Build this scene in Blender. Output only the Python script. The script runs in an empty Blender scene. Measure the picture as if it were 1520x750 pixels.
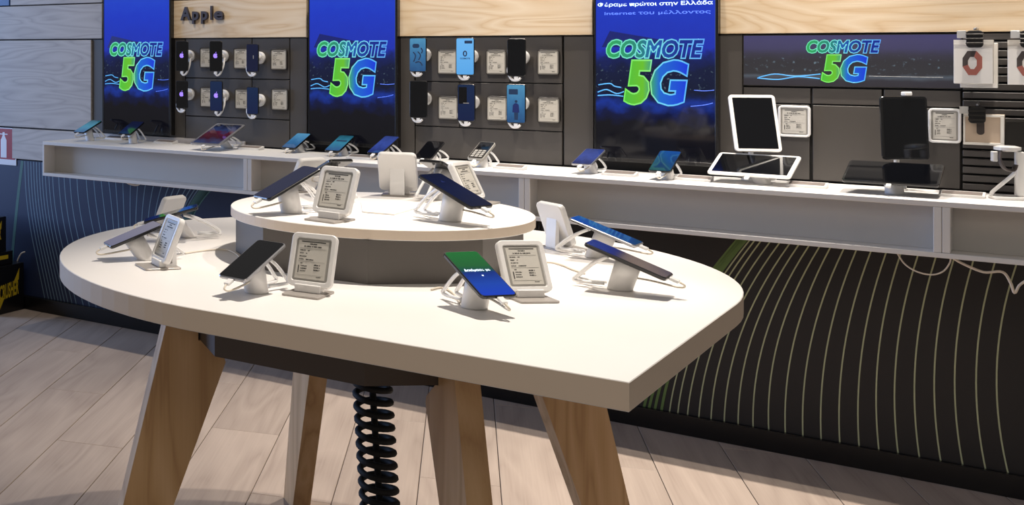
import bpy, bmesh, math, random
from mathutils import Vector, Matrix
random.seed(7)
sc = bpy.context.scene
C = sc.collection
PI = math.pi

# ------------------------------------------------------------------ camera
F_PX, CX, YH, TH, H = 1779.3, 2.2, 74.3, math.radians(42.08), 1.45
cd = bpy.data.cameras.new('camera'); cam = bpy.data.objects.new('camera', cd); C.objects.link(cam)
cd.sensor_fit = 'HORIZONTAL'; cd.sensor_width = 36.0
cd.lens = 36.0 * F_PX / 1520.0
cd.shift_x = (760 - CX) / 1520.0
cd.shift_y = -(375 - YH) / 1520.0
cd.clip_start = 0.05; cd.clip_end = 60
cam.location = (0, 0, H)
cam.rotation_euler = (PI / 2, 0, TH)
sc.camera = cam

# ------------------------------------------------------------------ world, lamps, exposure
w = bpy.data.worlds.new('shop_ambient'); sc.world = w; w.use_nodes = True
w.node_tree.nodes['Background'].inputs[0].default_value = (1.0, 0.95, 0.90, 1)
w.node_tree.nodes['Background'].inputs[1].default_value = 0.19
sc.view_settings.view_transform = 'Standard'
try: sc.view_settings.look = 'None'
except Exception: pass
sc.view_settings.exposure = 0.0
sc.view_settings.gamma = 1.0
sc.view_settings.use_curve_mapping = False

def spot(loc, aim, power, half, blend, col=(1, .905, .80), rad=.03):
    d = bpy.data.lights.new('ceiling_spot', 'SPOT'); o = bpy.data.objects.new('ceiling_spot', d); C.objects.link(o)
    d.energy = power; d.spot_size = math.radians(2 * half); d.spot_blend = blend; d.color = col; d.shadow_soft_size = rad
    o.location = loc
    o.rotation_euler = (Vector(aim) - Vector(loc)).to_track_quat('-Z', 'Y').to_euler()
    return o
# the lamp over the island table
spot((-.95, 3.2, 3.6), (-1.05, 2.5, .9), 430, 24, .8)
spot((-1.0, 4.5, 3.6), (-1.5, 3.75, 0), 210, 27, .5)
# downlights over the counter
for x, p in ((-3.5, 60), (-2.35, 180), (-1.2, 290), (-.1, 330)):
    spot((x, 4.76, 3.6), (x, 4.45, 0), p, 27, .6)
# wall washers
for x, p in ((-4.1, 40), (-3.0, 100), (-1.9, 190), (-.8, 200), (.3, 200)):
    spot((x, 3.1, 3.6), (x, 5.1, 1.55), p, 13, .8)
# added warm fill light from behind the camera for table rim and counter front
d = bpy.data.lights.new('added_front_fill', 'AREA'); o = bpy.data.objects.new('added_front_fill', d); C.objects.link(o)
d.energy = 17; d.size = 1.6; d.color = (1, .86, .70); o.location = (-.2, -.2, 3.3); o.rotation_euler = (Vector((-1.2, 2.6, .6)) - Vector(o.location)).to_track_quat('-Z', 'Y').to_euler()
# cool daylight from the shop window far to the left
d = bpy.data.lights.new('window_daylight', 'AREA'); o = bpy.data.objects.new('window_daylight', d); C.objects.link(o)
d.energy = 210; d.size = 2.5; d.size_y = 2.2; d.shape = 'RECTANGLE'; d.color = (.36, .56, 1.0)
o.location = (-8.2, 3.0, 1.7); o.rotation_euler = (Vector((-3.6, 4.9, .7)) - Vector(o.location)).to_track_quat('-Z', 'Y').to_euler()

# ------------------------------------------------------------------ pixel helpers (photo frame 1520x750)
cT, sT = math.cos(TH), math.sin(TH)
def ray(px, py):
    X = (px - CX) / F_PX
    return Vector((X * cT - sT, X * sT + cT, -(py - YH) / F_PX))
def onz(px, py, z):
    r = ray(px, py); t = (z - H) / r.z; return Vector((r.x * t, r.y * t, z))
def ony(px, py, y):
    r = ray(px, py); t = y / r.y; return Vector((r.x * t, y, H + r.z * t))
def X_at(px, y): return ony(px, YH, y).x

# ------------------------------------------------------------------ materials
MATS = {}
def s2l(c):
    return tuple(((v / 255) / 12.92 if v / 255 <= .04045 else ((v / 255 + .055) / 1.055) ** 2.4) for v in c)
def mat(name, rgb, rough=.5, metal=0.0, coat=0.0, emit=None, estr=1.0, noise=0.0, nscale=30.0, spec=.5, bump=0.0):
    m = bpy.data.materials.new(name); m.use_nodes = True; nt = m.node_tree; b = nt.nodes['Principled BSDF']
    col = s2l(rgb) + (1,)
    b.inputs['Base Color'].default_value = col; b.inputs['Roughness'].default_value = rough
    b.inputs['Metallic'].default_value = metal; b.inputs['Coat Weight'].default_value = coat
    b.inputs['Specular IOR Level'].default_value = spec
    if emit: b.inputs['Emission Color'].default_value = s2l(emit) + (1,); b.inputs['Emission Strength'].default_value = estr
    if noise > 0 or bump > 0:
        tc = nt.nodes.new('ShaderNodeTexCoord'); n = nt.nodes.new('ShaderNodeTexNoise'); n.inputs['Scale'].default_value = nscale
        n.inputs['Detail'].default_value = 4
        nt.links.new(tc.outputs['Object'], n.inputs['Vector'])
        if noise > 0:
            mx = nt.nodes.new('ShaderNodeMix'); mx.data_type = 'RGBA'
            mx.inputs['A'].default_value = tuple(v * (1 - noise) for v in col[:3]) + (1,)
            mx.inputs['B'].default_value = tuple(min(1, v * (1 + noise)) for v in col[:3]) + (1,)
            nt.links.new(n.outputs['Fac'], mx.inputs['Factor']); nt.links.new(mx.outputs['Result'], b.inputs['Base Color'])
        if bump > 0:
            bp = nt.nodes.new('ShaderNodeBump'); bp.inputs['Strength'].default_value = bump; bp.inputs['Distance'].default_value = .002
            nt.links.new(n.outputs['Fac'], bp.inputs['Height']); nt.links.new(bp.outputs['Normal'], b.inputs['Normal'])
    MATS[name] = m
    return m

def wood(name, stops, axis=0, along=1.2, across=9.0, rough=.55, dist=3.0, fine=.35, vary=.25):
    """ash / oak veneer: stretched noise rings with fine fibres; axis = grain direction in object space"""
    m = bpy.data.materials.new(name); m.use_nodes = True; nt = m.node_tree; N = nt.nodes; L = nt.links; b = N['Principled BSDF']
    tc = N.new('ShaderNodeTexCoord'); oi = N.new('ShaderNodeObjectInfo')
    add = N.new('ShaderNodeVectorMath'); add.operation = 'MULTIPLY_ADD'
    comb = N.new('ShaderNodeCombineXYZ')
    for i in range(3): L.new(oi.outputs['Random'], comb.inputs[i])
    add.inputs[1].default_value = (37.0, 53.0, 71.0); L.new(comb.outputs[0], add.inputs[0]); L.new(tc.outputs['Object'], add.inputs[2])
    mp = N.new('ShaderNodeMapping'); s = [across] * 3; s[axis] = along; mp.inputs['Scale'].default_value = s
    L.new(add.outputs[0], mp.inputs['Vector'])
    n1 = N.new('ShaderNodeTexNoise'); n1.inputs['Scale'].default_value = 1.0; n1.inputs['Detail'].default_value = 1.5; n1.inputs['Distortion'].default_value = .4
    L.new(mp.outputs[0], n1.inputs['Vector'])
    mul = N.new('ShaderNodeMath'); mul.operation = 'MULTIPLY'; mul.inputs[1].default_value = dist * 6; L.new(n1.outputs['Fac'], mul.inputs[0])
    fr = N.new('ShaderNodeMath'); fr.operation = 'PINGPONG'; fr.inputs[1].default_value = 1.0; L.new(mul.outputs[0], fr.inputs[0])
    mp2 = N.new('ShaderNodeMapping'); s2 = [across * 22] * 3; s2[axis] = along * 3; mp2.inputs['Scale'].default_value = s2
    L.new(add.outputs[0], mp2.inputs['Vector'])
    n2 = N.new('ShaderNodeTexNoise'); n2.inputs['Scale'].default_value = 1.0; n2.inputs['Detail'].default_value = 3; L.new(mp2.outputs[0], n2.inputs['Vector'])
    mixf = N.new('ShaderNodeMix'); mixf.data_type = 'FLOAT'; mixf.inputs['Factor'].default_value = fine
    L.new(fr.outputs[0], mixf.inputs['A']); L.new(n2.outputs['Fac'], mixf.inputs['B'])
    cr = N.new('ShaderNodeValToRGB'); L.new(mixf.outputs['Result'], cr.inputs[0])
    el = cr.color_ramp.elements
    for i, (p, c) in enumerate(stops):
        e = el[i] if i < 2 else el.new(p)
        e.position = p; e.color = s2l(c) + (1,)
    hsv = N.new('ShaderNodeHueSaturation'); L.new(cr.outputs[0], hsv.inputs['Color'])
    mr = N.new('ShaderNodeMapRange'); mr.inputs['To Min'].default_value = 1 - vary; mr.inputs['To Max'].default_value = 1 + vary * .5
    L.new(oi.outputs['Random'], mr.inputs['Value']); L.new(mr.outputs[0], hsv.inputs['Value'])
    L.new(hsv.outputs[0], b.inputs['Base Color']); b.inputs['Roughness'].default_value = rough
    bp = N.new('ShaderNodeBump'); bp.inputs['Strength'].default_value = .15; bp.inputs['Distance'].default_value = .002
    L.new(n2.outputs['Fac'], bp.inputs['Height']); L.new(bp.outputs['Normal'], b.inputs['Normal'])
    MATS[name] = m
    return m

def ramp_screen(name, stops, coord='UV', axis=1, estr=1.0, trees=False, rough=.05, base=(6, 7, 12), soft=0.0):
    """lit display: colour ramp along the picture height (or width) with noise, emitted behind glass"""
    m = bpy.data.materials.new(name); m.use_nodes = True; nt = m.node_tree; N = nt.nodes; L = nt.links; b = N['Principled BSDF']
    tc = N.new('ShaderNodeTexCoord'); sp = N.new('ShaderNodeSeparateXYZ'); L.new(tc.outputs[coord], sp.inputs[0])
    cr = N.new('ShaderNodeValToRGB'); el = cr.color_ramp.elements
    for i, (p, c) in enumerate(stops):
        e = el[i] if i < 2 else el.new(p)
        e.position = p; e.color = s2l(c) + (1,)
    fac = sp.outputs[axis]
    if trees or soft > 0:
        n = N.new('ShaderNodeTexNoise'); n.inputs['Scale'].default_value = 16 if trees else 3; n.inputs['Detail'].default_value = 6 if trees else 2
        L.new(tc.outputs['Object' if trees else coord], n.inputs['Vector'])
        ma = N.new('ShaderNodeMath'); ma.operation = 'MULTIPLY_ADD'; ma.inputs[1].default_value = .14 if trees else soft; L.new(n.outputs['Fac'], ma.inputs[0])
        sb = N.new('ShaderNodeMath'); sb.operation = 'SUBTRACT'; sb.inputs[1].default_value = .07 if trees else soft / 2; L.new(fac, sb.inputs[0])
        L.new(sb.outputs[0], ma.inputs[2]); fac = ma.outputs[0]
    L.new(fac, cr.inputs[0])
    out = cr.outputs[0]
    if trees:   # small lights glinting among the trees
        v = N.new('ShaderNodeTexNoise'); v.inputs['Scale'].default_value = 75; v.inputs['Detail'].default_value = 2; L.new(tc.outputs['Object'], v.inputs['Vector'])
        th = N.new('ShaderNodeMapRange'); th.inputs['From Min'].default_value = .62; th.inputs['From Max'].default_value = .80; L.new(v.outputs['Fac'], th.inputs['Value'])
        band = N.new('ShaderNodeMapRange'); band.inputs['From Min'].default_value = trees[0]; band.inputs['From Max'].default_value = trees[0] + .04
        L.new(sp.outputs[axis], band.inputs['Value'])
        band2 = N.new('ShaderNodeMapRange'); band2.inputs['From Min'].default_value = trees[1]; band2.inputs['From Max'].default_value = trees[1] - .06
        L.new(sp.outputs[axis], band2.inputs['Value'])
        m1 = N.new('ShaderNodeMath'); m1.operation = 'MULTIPLY'; L.new(band.outputs[0], m1.inputs[0]); L.new(band2.outputs[0], m1.inputs[1])
        m2 = N.new('ShaderNodeMath'); m2.operation = 'MULTIPLY'; L.new(m1.outputs[0], m2.inputs[0]); L.new(th.outputs[0], m2.inputs[1])
        mx = N.new('ShaderNodeMix'); mx.data_type = 'RGBA'; mx.inputs['B'].default_value = s2l((104, 126, 140)) + (1,)
        L.new(m2.outputs[0], mx.inputs['Factor']); L.new(out, mx.inputs['A']); out = mx.outputs['Result']
    L.new(out, b.inputs['Emission Color']); b.inputs['Emission Strength'].default_value = estr
    b.inputs['Base Color'].default_value = s2l(base) + (1,); b.inputs['Roughness'].default_value = rough
    MATS[name] = m
    return m

mat('laminate', (232, 228, 224), .42, noise=.015, nscale=6)
mat('laminate_edge', (220, 203, 184), .5, noise=.02, nscale=8)
mat('white_plastic', (228, 226, 224), .35)
mat('white_gloss', (236, 235, 234), .18, coat=.3)
mat('clear_grey', (205, 205, 204), .25)
mat('shelf_white', (226, 224, 222), .45, noise=.02, nscale=5)
mat('shelf_panel', (196, 194, 191), .5, noise=.02, nscale=5)
mat('gray_panel', (74, 70, 67), .45, noise=.05, nscale=3)
mat('gap_black', (20, 18, 18), .7)
mat('plinth_gray', (90, 85, 81), .5, noise=.05, nscale=4)
mat('apron_black', (84, 74, 66), .55, noise=.06, nscale=5)
mat('rubber_black', (24, 23, 23), .75, noise=.1, nscale=40)
mat('base_black', (12, 12, 14), .25, noise=.1, nscale=9)
mat('graphic_black', (27, 24, 23), .55, noise=.15, nscale=2)
mat('graphic_navy', (26, 38, 70), .5, noise=.2, nscale=2)
mat('line_pale', (176, 180, 140), .5, noise=.1)
mat('line_blue', (104, 128, 146), .5, noise=.1)
mat('line_green', (96, 122, 62), .5, noise=.1)
mat('line_teal', (66, 104, 100), .5, noise=.1)
mat('phone_black', (18, 18, 20), .25, coat=.4)
mat('phone_silver', (170, 170, 174), .28, metal=.8)
mat('screen_black', (7, 8, 12), .07, spec=.6)
mat('screen_navy', (14, 20, 44), .1, spec=.6, emit=(14, 20, 48), estr=.6)
mat('tablet_white', (236, 234, 231), .25, coat=.3)
mat('eink', (202, 198, 189), .5, noise=.03, nscale=60)
mat('eink_bezel', (150, 147, 141), .4)
mat('ink', (48, 46, 44), .6)
mat('tag_dark', (46, 43, 41), .4)
mat('plate_metal', (168, 162, 156), .35, metal=.3)
mat('letter_dark', (60, 54, 60), .5)
mat('sign_red', (150, 30, 34), .4)
mat('sign_white', (222, 224, 232), .4)
mat('box_black', (14, 13, 15), .3)
mat('box_yellow', (198, 170, 30), .4)
mat('strip_gray', (122, 113, 108), .5)
mat('card_white', (238, 235, 230), .55)
mat('card_beige', (206, 186, 166), .55, noise=.05)
mat('strap_pink', (176, 104, 92), .5)
mat('strap_grey', (74, 66, 64), .5)
mat('metal_dark', (52, 50, 48), .35, metal=.6)
mat('slat_gray', (72, 68, 66), .5, noise=.08, nscale=10)
mat('cable_white', (224, 214, 198), .45)
mat('subfloor', (70, 62, 55), .8)
mat('logo_purple', (150, 120, 230), .3, emit=(150, 120, 235), estr=.9)
mat('blue_sign', (58, 92, 140), .4)
mat('print_blue', (60, 120, 170), .3, emit=(86, 150, 205), estr=.75)
mat('print_dark', (22, 40, 66), .4, emit=(22, 42, 72), estr=.6)
mat('caption_white', (220, 235, 255), .4, emit=(190, 225, 255), estr=1.0)
mat('roof_blue', (8, 12, 40), .3, emit=(20, 30, 104), estr=1.0)
mat('caption_dim', (90, 120, 220), .4, emit=(70, 105, 225), estr=1.0)
mat('trail_cyan', (60, 130, 190), .4, emit=(74, 150, 205), estr=1.0)
wood('ash_header', [(0, (206, 174, 134)), (.3, (222, 197, 162)), (1, (234, 215, 187))], axis=0, along=1.3, across=9, dist=3.6, fine=.3, vary=.06)
wood('ash_leg', [(0, (182, 140, 96)), (.4, (206, 167, 120)), (1, (222, 186, 142))], axis=2, along=1.2, across=10, dist=2.0, fine=.35, vary=.05)
wood('grey_wood', [(0, (150, 143, 139)), (.35, (172, 165, 160)), (1, (186, 180, 175))], axis=0, along=1.3, across=10, dist=3.4, fine=.4, vary=.05)
wood('floor_oak', [(0, (142, 126, 115)), (.35, (164, 148, 136)), (1, (182, 166, 153))], axis=1, along=1.0, across=7, dist=1.6, fine=.6, vary=.08)
ramp_screen('tv_picture', [(0, (9, 9, 14)), (.18, (14, 13, 20)), (.24, (12, 20, 62)), (.285, (20, 48, 140)), (.32, (14, 28, 76)), (.35, (13, 20, 46)), (.47, (16, 24, 58)), (.53, (20, 32, 96)), (.57, (30, 48, 170)), (.8, (28, 56, 190)), (1, (34, 72, 200))], trees=(.34, .5))
ramp_screen('banner_picture', [(0, (38, 34, 40)), (.12, (40, 38, 46)), (.19, (70, 78, 88)), (.24, (38, 38, 42)), (.5, (36, 35, 40)), (.62, (44, 42, 58)), (.74, (56, 53, 88)), (1, (62, 58, 100))], trees=(.24, .62), base=(30, 30, 34), rough=.3)
ramp_screen('neon_fill', [(0, (50, 170, 90)), (.35, (40, 130, 120)), (.5, (34, 90, 170)), (.75, (22, 44, 140)), (1, (22, 44, 140))], coord='UV', axis=0)
ramp_screen('five_fill', [(0, (76, 190, 60)), (.30, (104, 190, 44)), (.46, (52, 150, 130)), (.56, (30, 104, 205)), (1, (24, 54, 215))], coord='UV', axis=0)
ramp_screen('phone_blue', [(0, (46, 90, 140)), (.5, (62, 122, 172)), (1, (88, 158, 200))], soft=.5, estr=.8)
ramp_screen('phone_sky', [(0, (92, 170, 236)), (1, (112, 186, 246))], estr=.95)
ramp_screen('phone_teal', [(0, (60, 100, 150)), (.5, (60, 140, 170)), (1, (30, 90, 110))], soft=.4, estr=.8)
ramp_screen('phone_deep', [(0, (30, 70, 100)), (.4, (26, 66, 120)), (1, (24, 80, 150))], soft=.6, estr=.8)
ramp_screen('phone_violet', [(0, (40, 52, 110)), (.5, (62, 84, 170)), (1, (52, 70, 140))], soft=.8, estr=.8)
ramp_screen('phone_lilac_reflection', [(0, (150, 148, 176)), (1, (170, 166, 184))], estr=.55)  # pale light mirrored in the glass, put in as a glowing colour
ramp_screen('phone_green', [(0, (26, 64, 190)), (.25, (28, 70, 170)), (.5, (22, 50, 130)), (.56, (26, 76, 70)), (.66, (36, 98, 52)), (1, (34, 112, 52))], soft=.06, estr=1.0, rough=.04)
MATS['phone_green'].node_tree.nodes['Principled BSDF'].inputs['Specular IOR Level'].default_value = .12
ramp_screen('phone_navy', [(0, (22, 30, 62)), (.5, (24, 34, 74)), (1, (20, 28, 60))], soft=.5, estr=.7)
ramp_screen('apple_blue', [(0, (22, 38, 84)), (1, (26, 50, 92))], estr=.6)
ramp_screen('tablet_red', [(0, (60, 70, 110)), (.3, (66, 18, 34)), (.55, (90, 24, 44)), (.7, (46, 60, 104)), (1, (12, 12, 26))], soft=.7, estr=.7)

# ------------------------------------------------------------------ mesh helpers
def link(name, me, m, parent=None, smooth=False):
    o = bpy.data.objects.new(name, me); C.objects.link(o)
    if m: 
        me.materials.clear(); me.materials.append(MATS[m] if isinstance(m, str) else m)
    if parent: o.parent = parent
    if smooth:
        for p in me.polygons: p.use_smooth = True
    return o
def mesh(vs, fs, name='mesh'):
    me = bpy.data.meshes.new(name); me.from_pydata([tuple(v) for v in vs], [], fs); me.update(); return me
def tag(o, label=None, cat=None, group=None, kind=None):
    if label: o['label'] = label
    if cat: o['category'] = cat
    if group: o['group'] = group
    if kind: o['kind'] = kind
    return o
def empty(name, loc=(0, 0, 0), rot=(0, 0, 0), label=None, cat=None, group=None, kind=None):
    o = bpy.data.objects.new(name, None); C.objects.link(o); o.location = loc; o.rotation_euler = rot; o.empty_display_size = .05
    return tag(o, label, cat, group, kind)
def box_data(x0, x1, y0, y1, z0, z1, c=0.0):
    """box with chamfered edges"""
    if c <= 0:
        vs = [(x, y, z) for z in (z0, z1) for y in (y0, y1) for x in (x0, x1)]
        return vs, [(0, 2, 3, 1), (4, 5, 7, 6), (0, 1, 5, 4), (2, 6, 7, 3), (0, 4, 6, 2), (1, 3, 7, 5)]
    bm = bmesh.new(); vv = [bm.verts.new((x, y, z)) for z in (z0, z1) for y in (y0, y1) for x in (x0, x1)]
    for f in [(0, 2, 3, 1), (4, 5, 7, 6), (0, 1, 5, 4), (2, 6, 7, 3), (0, 4, 6, 2), (1, 3, 7, 5)]: bm.faces.new([vv[i] for i in f])
    bmesh.ops.bevel(bm, geom=bm.edges[:], offset=c, segments=1, affect='EDGES')
    bm.verts.index_update()
    vs = [v.co.copy() for v in bm.verts]; fs = [tuple(v.index for v in f.verts) for f in bm.faces]; bm.free()
    return vs, fs
def box(name, x0, x1, y0, y1, z0, z1, m, parent=None, c=0.0):
    return link(name, mesh(*box_data(x0, x1, y0, y1, z0, z1, c)), m, parent)
def rrect(wd, ht, r, n=5, cx=0, cy=0):
    pts = []
    for sx, sy, a0 in ((1, 1, 0), (-1, 1, 90), (-1, -1, 180), (1, -1, 270)):
        for k in range(n + 1):
            a = math.radians(a0 + 90 * k / n); pts.append((cx + sx * (wd / 2 - r) + r * math.cos(a), cy + sy * (ht / 2 - r) + r * math.sin(a)))
    return pts
def rings(levels, cap0=True, cap1=True):
    """levels: list of rings (lists of 3-D points, same count) -> closed skin"""
    n = len(levels[0]); vs = [p for l in levels for p in l]; fs = []
    for k in range(len(levels) - 1):
        for i in range(n):
            j = (i + 1) % n; fs.append((k * n + i, k * n + j, (k + 1) * n + j, (k + 1) * n + i))
    if cap0: fs.append(tuple(reversed(range(n))))
    if cap1: fs.append(tuple(range((len(levels) - 1) * n, len(levels) * n)))
    return vs, fs
def prism(outline, z0, z1, c=0.0, inset=None):
    if c <= 0: return rings([[(x, y, z0) for x, y in outline], [(x, y, z1) for x, y in outline]])
    n = len(outline)
    def ins(d):
        res = []
        for i in range(n):
            p, q, r = Vector(outline[i - 1]), Vector(outline[i]), Vector(outline[(i + 1) % n])
            e1 = (q - p).normalized() if (q - p).length > 1e-9 else Vector((1, 0)); e2 = (r - q).normalized() if (r - q).length > 1e-9 else e1
            nn = Vector((-(e1.y + e2.y), e1.x + e2.x)); 
            nn = nn.normalized() if nn.length > 1e-9 else Vector((0, 0)); res.append(q + nn * d)
        return res
    I = ins(c)
    return rings([[(p[0], p[1], z0) for p in I], [(x, y, z0 + c) for x, y in outline], [(x, y, z1 - c) for x, y in outline], [(p[0], p[1], z1) for p in I]])
def slab(name, wd, ht, r, z0, z1, m, parent, c=0.0, cx=0, cy=0):
    return link(name, mesh(*prism(rrect(wd, ht, r, 5, cx, cy), z0, z1, c)), m, parent)
def face(name, wd, ht, r, z, m, parent, cx=0, cy=0, t=.0004):
    """thin display face with a UV map that spans it"""
    out = rrect(wd, ht, r, 4, cx, cy); vs, fs = rings([[(x, y, z) for x, y in out], [(x, y, z + t) for x, y in out]])
    me = mesh(vs, fs); uv = me.uv_layers.new(name='UVMap')
    for l in me.loops:
        v = me.vertices[l.vertex_index].co; uv.data[l.index].uv = ((v.x - cx) / wd + .5, (v.y - cy) / ht + .5)
    return link(name, me, m, parent)
def smooth_path(P, n=6, closed=False):
    P = [Vector(p) for p in P]; out = []; m = len(P)
    for i in range(m if closed else m - 1):
        a, b, c_, d_ = (P[(i - 1) % m], P[i], P[(i + 1) % m], P[(i + 2) % m]) if closed else (P[max(i - 1, 0)], P[i], P[i + 1], P[min(i + 2, m - 1)])
        for k in range(n):
            t = k / n
            out.append(.5 * ((2 * b) + (c_ - a) * t + (2 * a - 5 * b + 4 * c_ - d_) * t * t + (3 * b - a - 3 * c_ + d_) * t ** 3))
    if not closed: out.append(P[-1])
    return out
def tube_data(P, r, seg=8, closed=False, flat=1.0):
    P = [Vector(p) for p in P]; n = len(P); lv = []; up = Vector((0, 0, 1)); prev = None
    for i in range(n):
        t = (P[(i + 1) % n] - P[i - 1]) if closed else (P[min(i + 1, n - 1)] - P[max(i - 1, 0)])
        t = t.normalized() if t.length > 1e-9 else Vector((1, 0, 0))
        if prev is None: ref = up if abs(t.z) < .9 else Vector((1, 0, 0)); a = t.cross(ref).normalized()
        else: a = (prev - t * prev.dot(t)); a = a.normalized() if a.length > 1e-6 else t.cross(up).normalized()
        prev = a; b = t.cross(a)
        lv.append([P[i] + a * (r * math.cos(2 * PI * k / seg)) + b * (r * flat * math.sin(2 * PI * k / seg)) for k in range(seg)])
    if closed:
        vs = [p for l in lv for p in l]; fs = []
        for i in range(n):
            j = (i + 1) % n
            for k in range(seg): k2 = (k + 1) % seg; fs.append((i * seg + k, i * seg + k2, j * seg + k2, j * seg + k))
        return vs, fs
    return rings(lv)
def tube(name, P, r, m, parent=None, seg=8, n=6, closed=False, flat=1.0):
    return link(name, mesh(*tube_data(smooth_path(P, n, closed) if n else P, r, seg, closed, flat)), m, parent, True)
def lathe(prof, seg=24, ax=(0, 0)):
    return rings([[(ax[0] + r * math.cos(2 * PI * k / seg), ax[1] + r * math.sin(2 * PI * k / seg), z) for k in range(seg)] for r, z in prof])
def merge(parts):
    vs, fs = [], []
    for v, f in parts:
        o = len(vs); vs += list(v); fs += [tuple(i + o for i in q) for q in f]
    return vs, fs
def text(name, s, x0, y0, x1, y1, z, m, parent, shear=0.0, bold=0.0, outline=0.0, extrude=0.0, spacing=1.0):
    """lettering fitted into a rectangle of the parent's XY plane; outline > 0 gives a neon tube along the letter edges"""
    cu = bpy.data.curves.new(name, 'FONT'); cu.body = s; cu.shear = shear; cu.offset = bold; cu.space_character = spacing; cu.resolution_u = 3
    sz = (x1 - x0)
    tmp = bpy.data.objects.new('tmp', cu); C.objects.link(tmp)
    bpy.context.view_layer.update()
    def ev():
        dg = bpy.context.evaluated_depsgraph_get(); return bpy.data.meshes.new_from_object(tmp.evaluated_get(dg))
    ref = ev(); xs = [v.co.x for v in ref.vertices]; ys = [v.co.y for v in ref.vertices]
    ax, bx_, ay, by_ = min(xs), max(xs), min(ys), max(ys); sx, sy = (x1 - x0) / (bx_ - ax), (y1 - y0) / (by_ - ay)
    if outline > 0:
        cu.fill_mode = 'NONE'; cu.bevel_depth = outline / math.sqrt(sx * sy); cu.bevel_resolution = 1
        cu.update_tag(); bpy.context.view_layer.update(); me = ev()
    elif extrude > 0:
        cu.extrude = .05; cu.update_tag(); bpy.context.view_layer.update(); me = ev()
    else: me = ref
    k = math.sqrt(sx * sy)
    for v in me.vertices:
        zz = v.co.z * k if outline > 0 else (v.co.z / .1 * extrude + extrude / 2 if extrude > 0 else 0)
        v.co = ((v.co.x - ax) * sx + x0, (v.co.y - ay) * sy + y0, zz + z)
    bpy.data.objects.remove(tmp); me.update()
    while me.uv_layers: me.uv_layers.remove(me.uv_layers[0])
    uv = me.uv_layers.new(name='UVMap')
    for l in me.loops:
        q = me.vertices[l.vertex_index].co; uv.data[l.index].uv = ((q.x - x0) / (x1 - x0), (q.y - y0) / (y1 - y0))
    return link(name, me, m, parent)
WALLROT = (PI / 2, 0, 0)     # local x -> x, local y -> up, local z -> out of the back wall

# ------------------------------------------------------------------ the setting: floor
YW = 5.10
floor = box('floor', -6.2, 1.8, -.4, 5.3, -.05, -.0135, 'subfloor'); tag(floor, 'pale oak plank floor laid on a slant to the wall', 'floor', kind='structure')
PA = math.radians(20.9); PW, PL = .2543, 1.62
dvec = Vector((-math.sin(PA), math.cos(PA), 0)); nvec = Vector((math.cos(PA), math.sin(PA), 0))
pv, pf = box_data(.0012, PW - .0012, .0012, PL - .0012, -.0125, 0, .0012)
plank = mesh(pv, pf, 'floor_plank'); plank.materials.append(MATS['floor_oak'])
for k in range(-15, 20):
    off = -1.673 + PW * k; sh = (k * .61 % 1) * PL
    for j in range(-4, 6):
        base = nvec * off + dvec * (j * PL + sh)
        mid = base + nvec * PW / 2 + dvec * PL / 2
        if not (-5.9 < mid.x < 1.5 and .2 < mid.y < 6.0): continue
        ends = [(base + nvec * u_ + dvec * v_).y for u_ in (0, PW) for v_ in (0, PL)]
        if min(ends) > YW - .02: continue
        me_ = plank
        if max(ends) > YW + .06:      # cut off behind the face of the wall
            bm = bmesh.new(); bm.from_mesh(plank); Rz_ = Matrix.Rotation(-PA, 3, 'Z')
            bmesh.ops.bisect_plane(bm, geom=bm.verts[:] + bm.edges[:] + bm.faces[:], plane_co=Rz_ @ (Vector((0, YW + .06, 0)) - base), plane_no=Rz_ @ Vector((0, 1, 0)), clear_outer=True)
            me_ = bpy.data.meshes.new('floor_plank'); bm.to_mesh(me_); bm.free(); me_.materials.append(MATS['floor_oak'])
        o = bpy.data.objects.new('floor_plank', me_); C.objects.link(o); o.parent = floor; o.location = base; o.rotation_euler = (0, 0, PA)

# ------------------------------------------------------------------ back wall with its cladding
wall = box('wall_back', -6.2, 1.8, YW, YW + .12, 0, 2.6, 'gap_black'); tag(wall, 'back wall clad in wood and dark grey panels', 'wall', kind='structure')
def clad(name, pxl, pxr, z0, z1, m, t=.015, g=.002, xl=None, xr=None, c=.0015):
    y = YW - t
    a = X_at(pxl, y) if xl is None else xl; b = X_at(pxr, y) if xr is None else xr
    return box(name, a + g, b - g, y, YW - .0005, z0 + g, z1 - g, m, wall, c)
ZH = 1.508; ZR = 1.70; ZS = .985
# grey wood boards at the far left
clad('wood_board', 0, 152, ZR, 1.93, 'grey_wood', .022, .003, xl=X_at(15, 5.08))
clad('blue_panel', 0, 14, ZR, 1.93, 'blue_sign', .018, .003, xl=-5.6)
clad('wood_board', 0, 152, ZH, ZR, 'grey_wood', .022, .003, xl=-5.6)
clad('wood_board', 0, 136, 1.012, ZH, 'grey_wood', .022, .004, xl=-5.6)
clad('wood_board', 17, 0, .832, 1.012, 'grey_wood', .022, .004, xr=-3.0)
clad('gray_panel', 137, 153, 1.012, ZH, 'gray_panel', .012)
# pale wooden headers
for a, b in ((251, 455.5), (589, 880)):
    clad('wood_header', a, b, ZH, ZR, 'ash_header', .025, .002)
    clad('wood_header', a, b, ZR, 1.93, 'ash_header', .025, .003)
clad('wood_header', 1068, 0, ZH, ZR + .03, 'ash_header', .025, .002, xr=1.75)
clad('wood_header', 1068, 0, ZR + .03, 1.93, 'ash_header', .025, .003, xr=1.75)
def zpx(px, py, t=.015): return ony(px, py, YW - t).z
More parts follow.
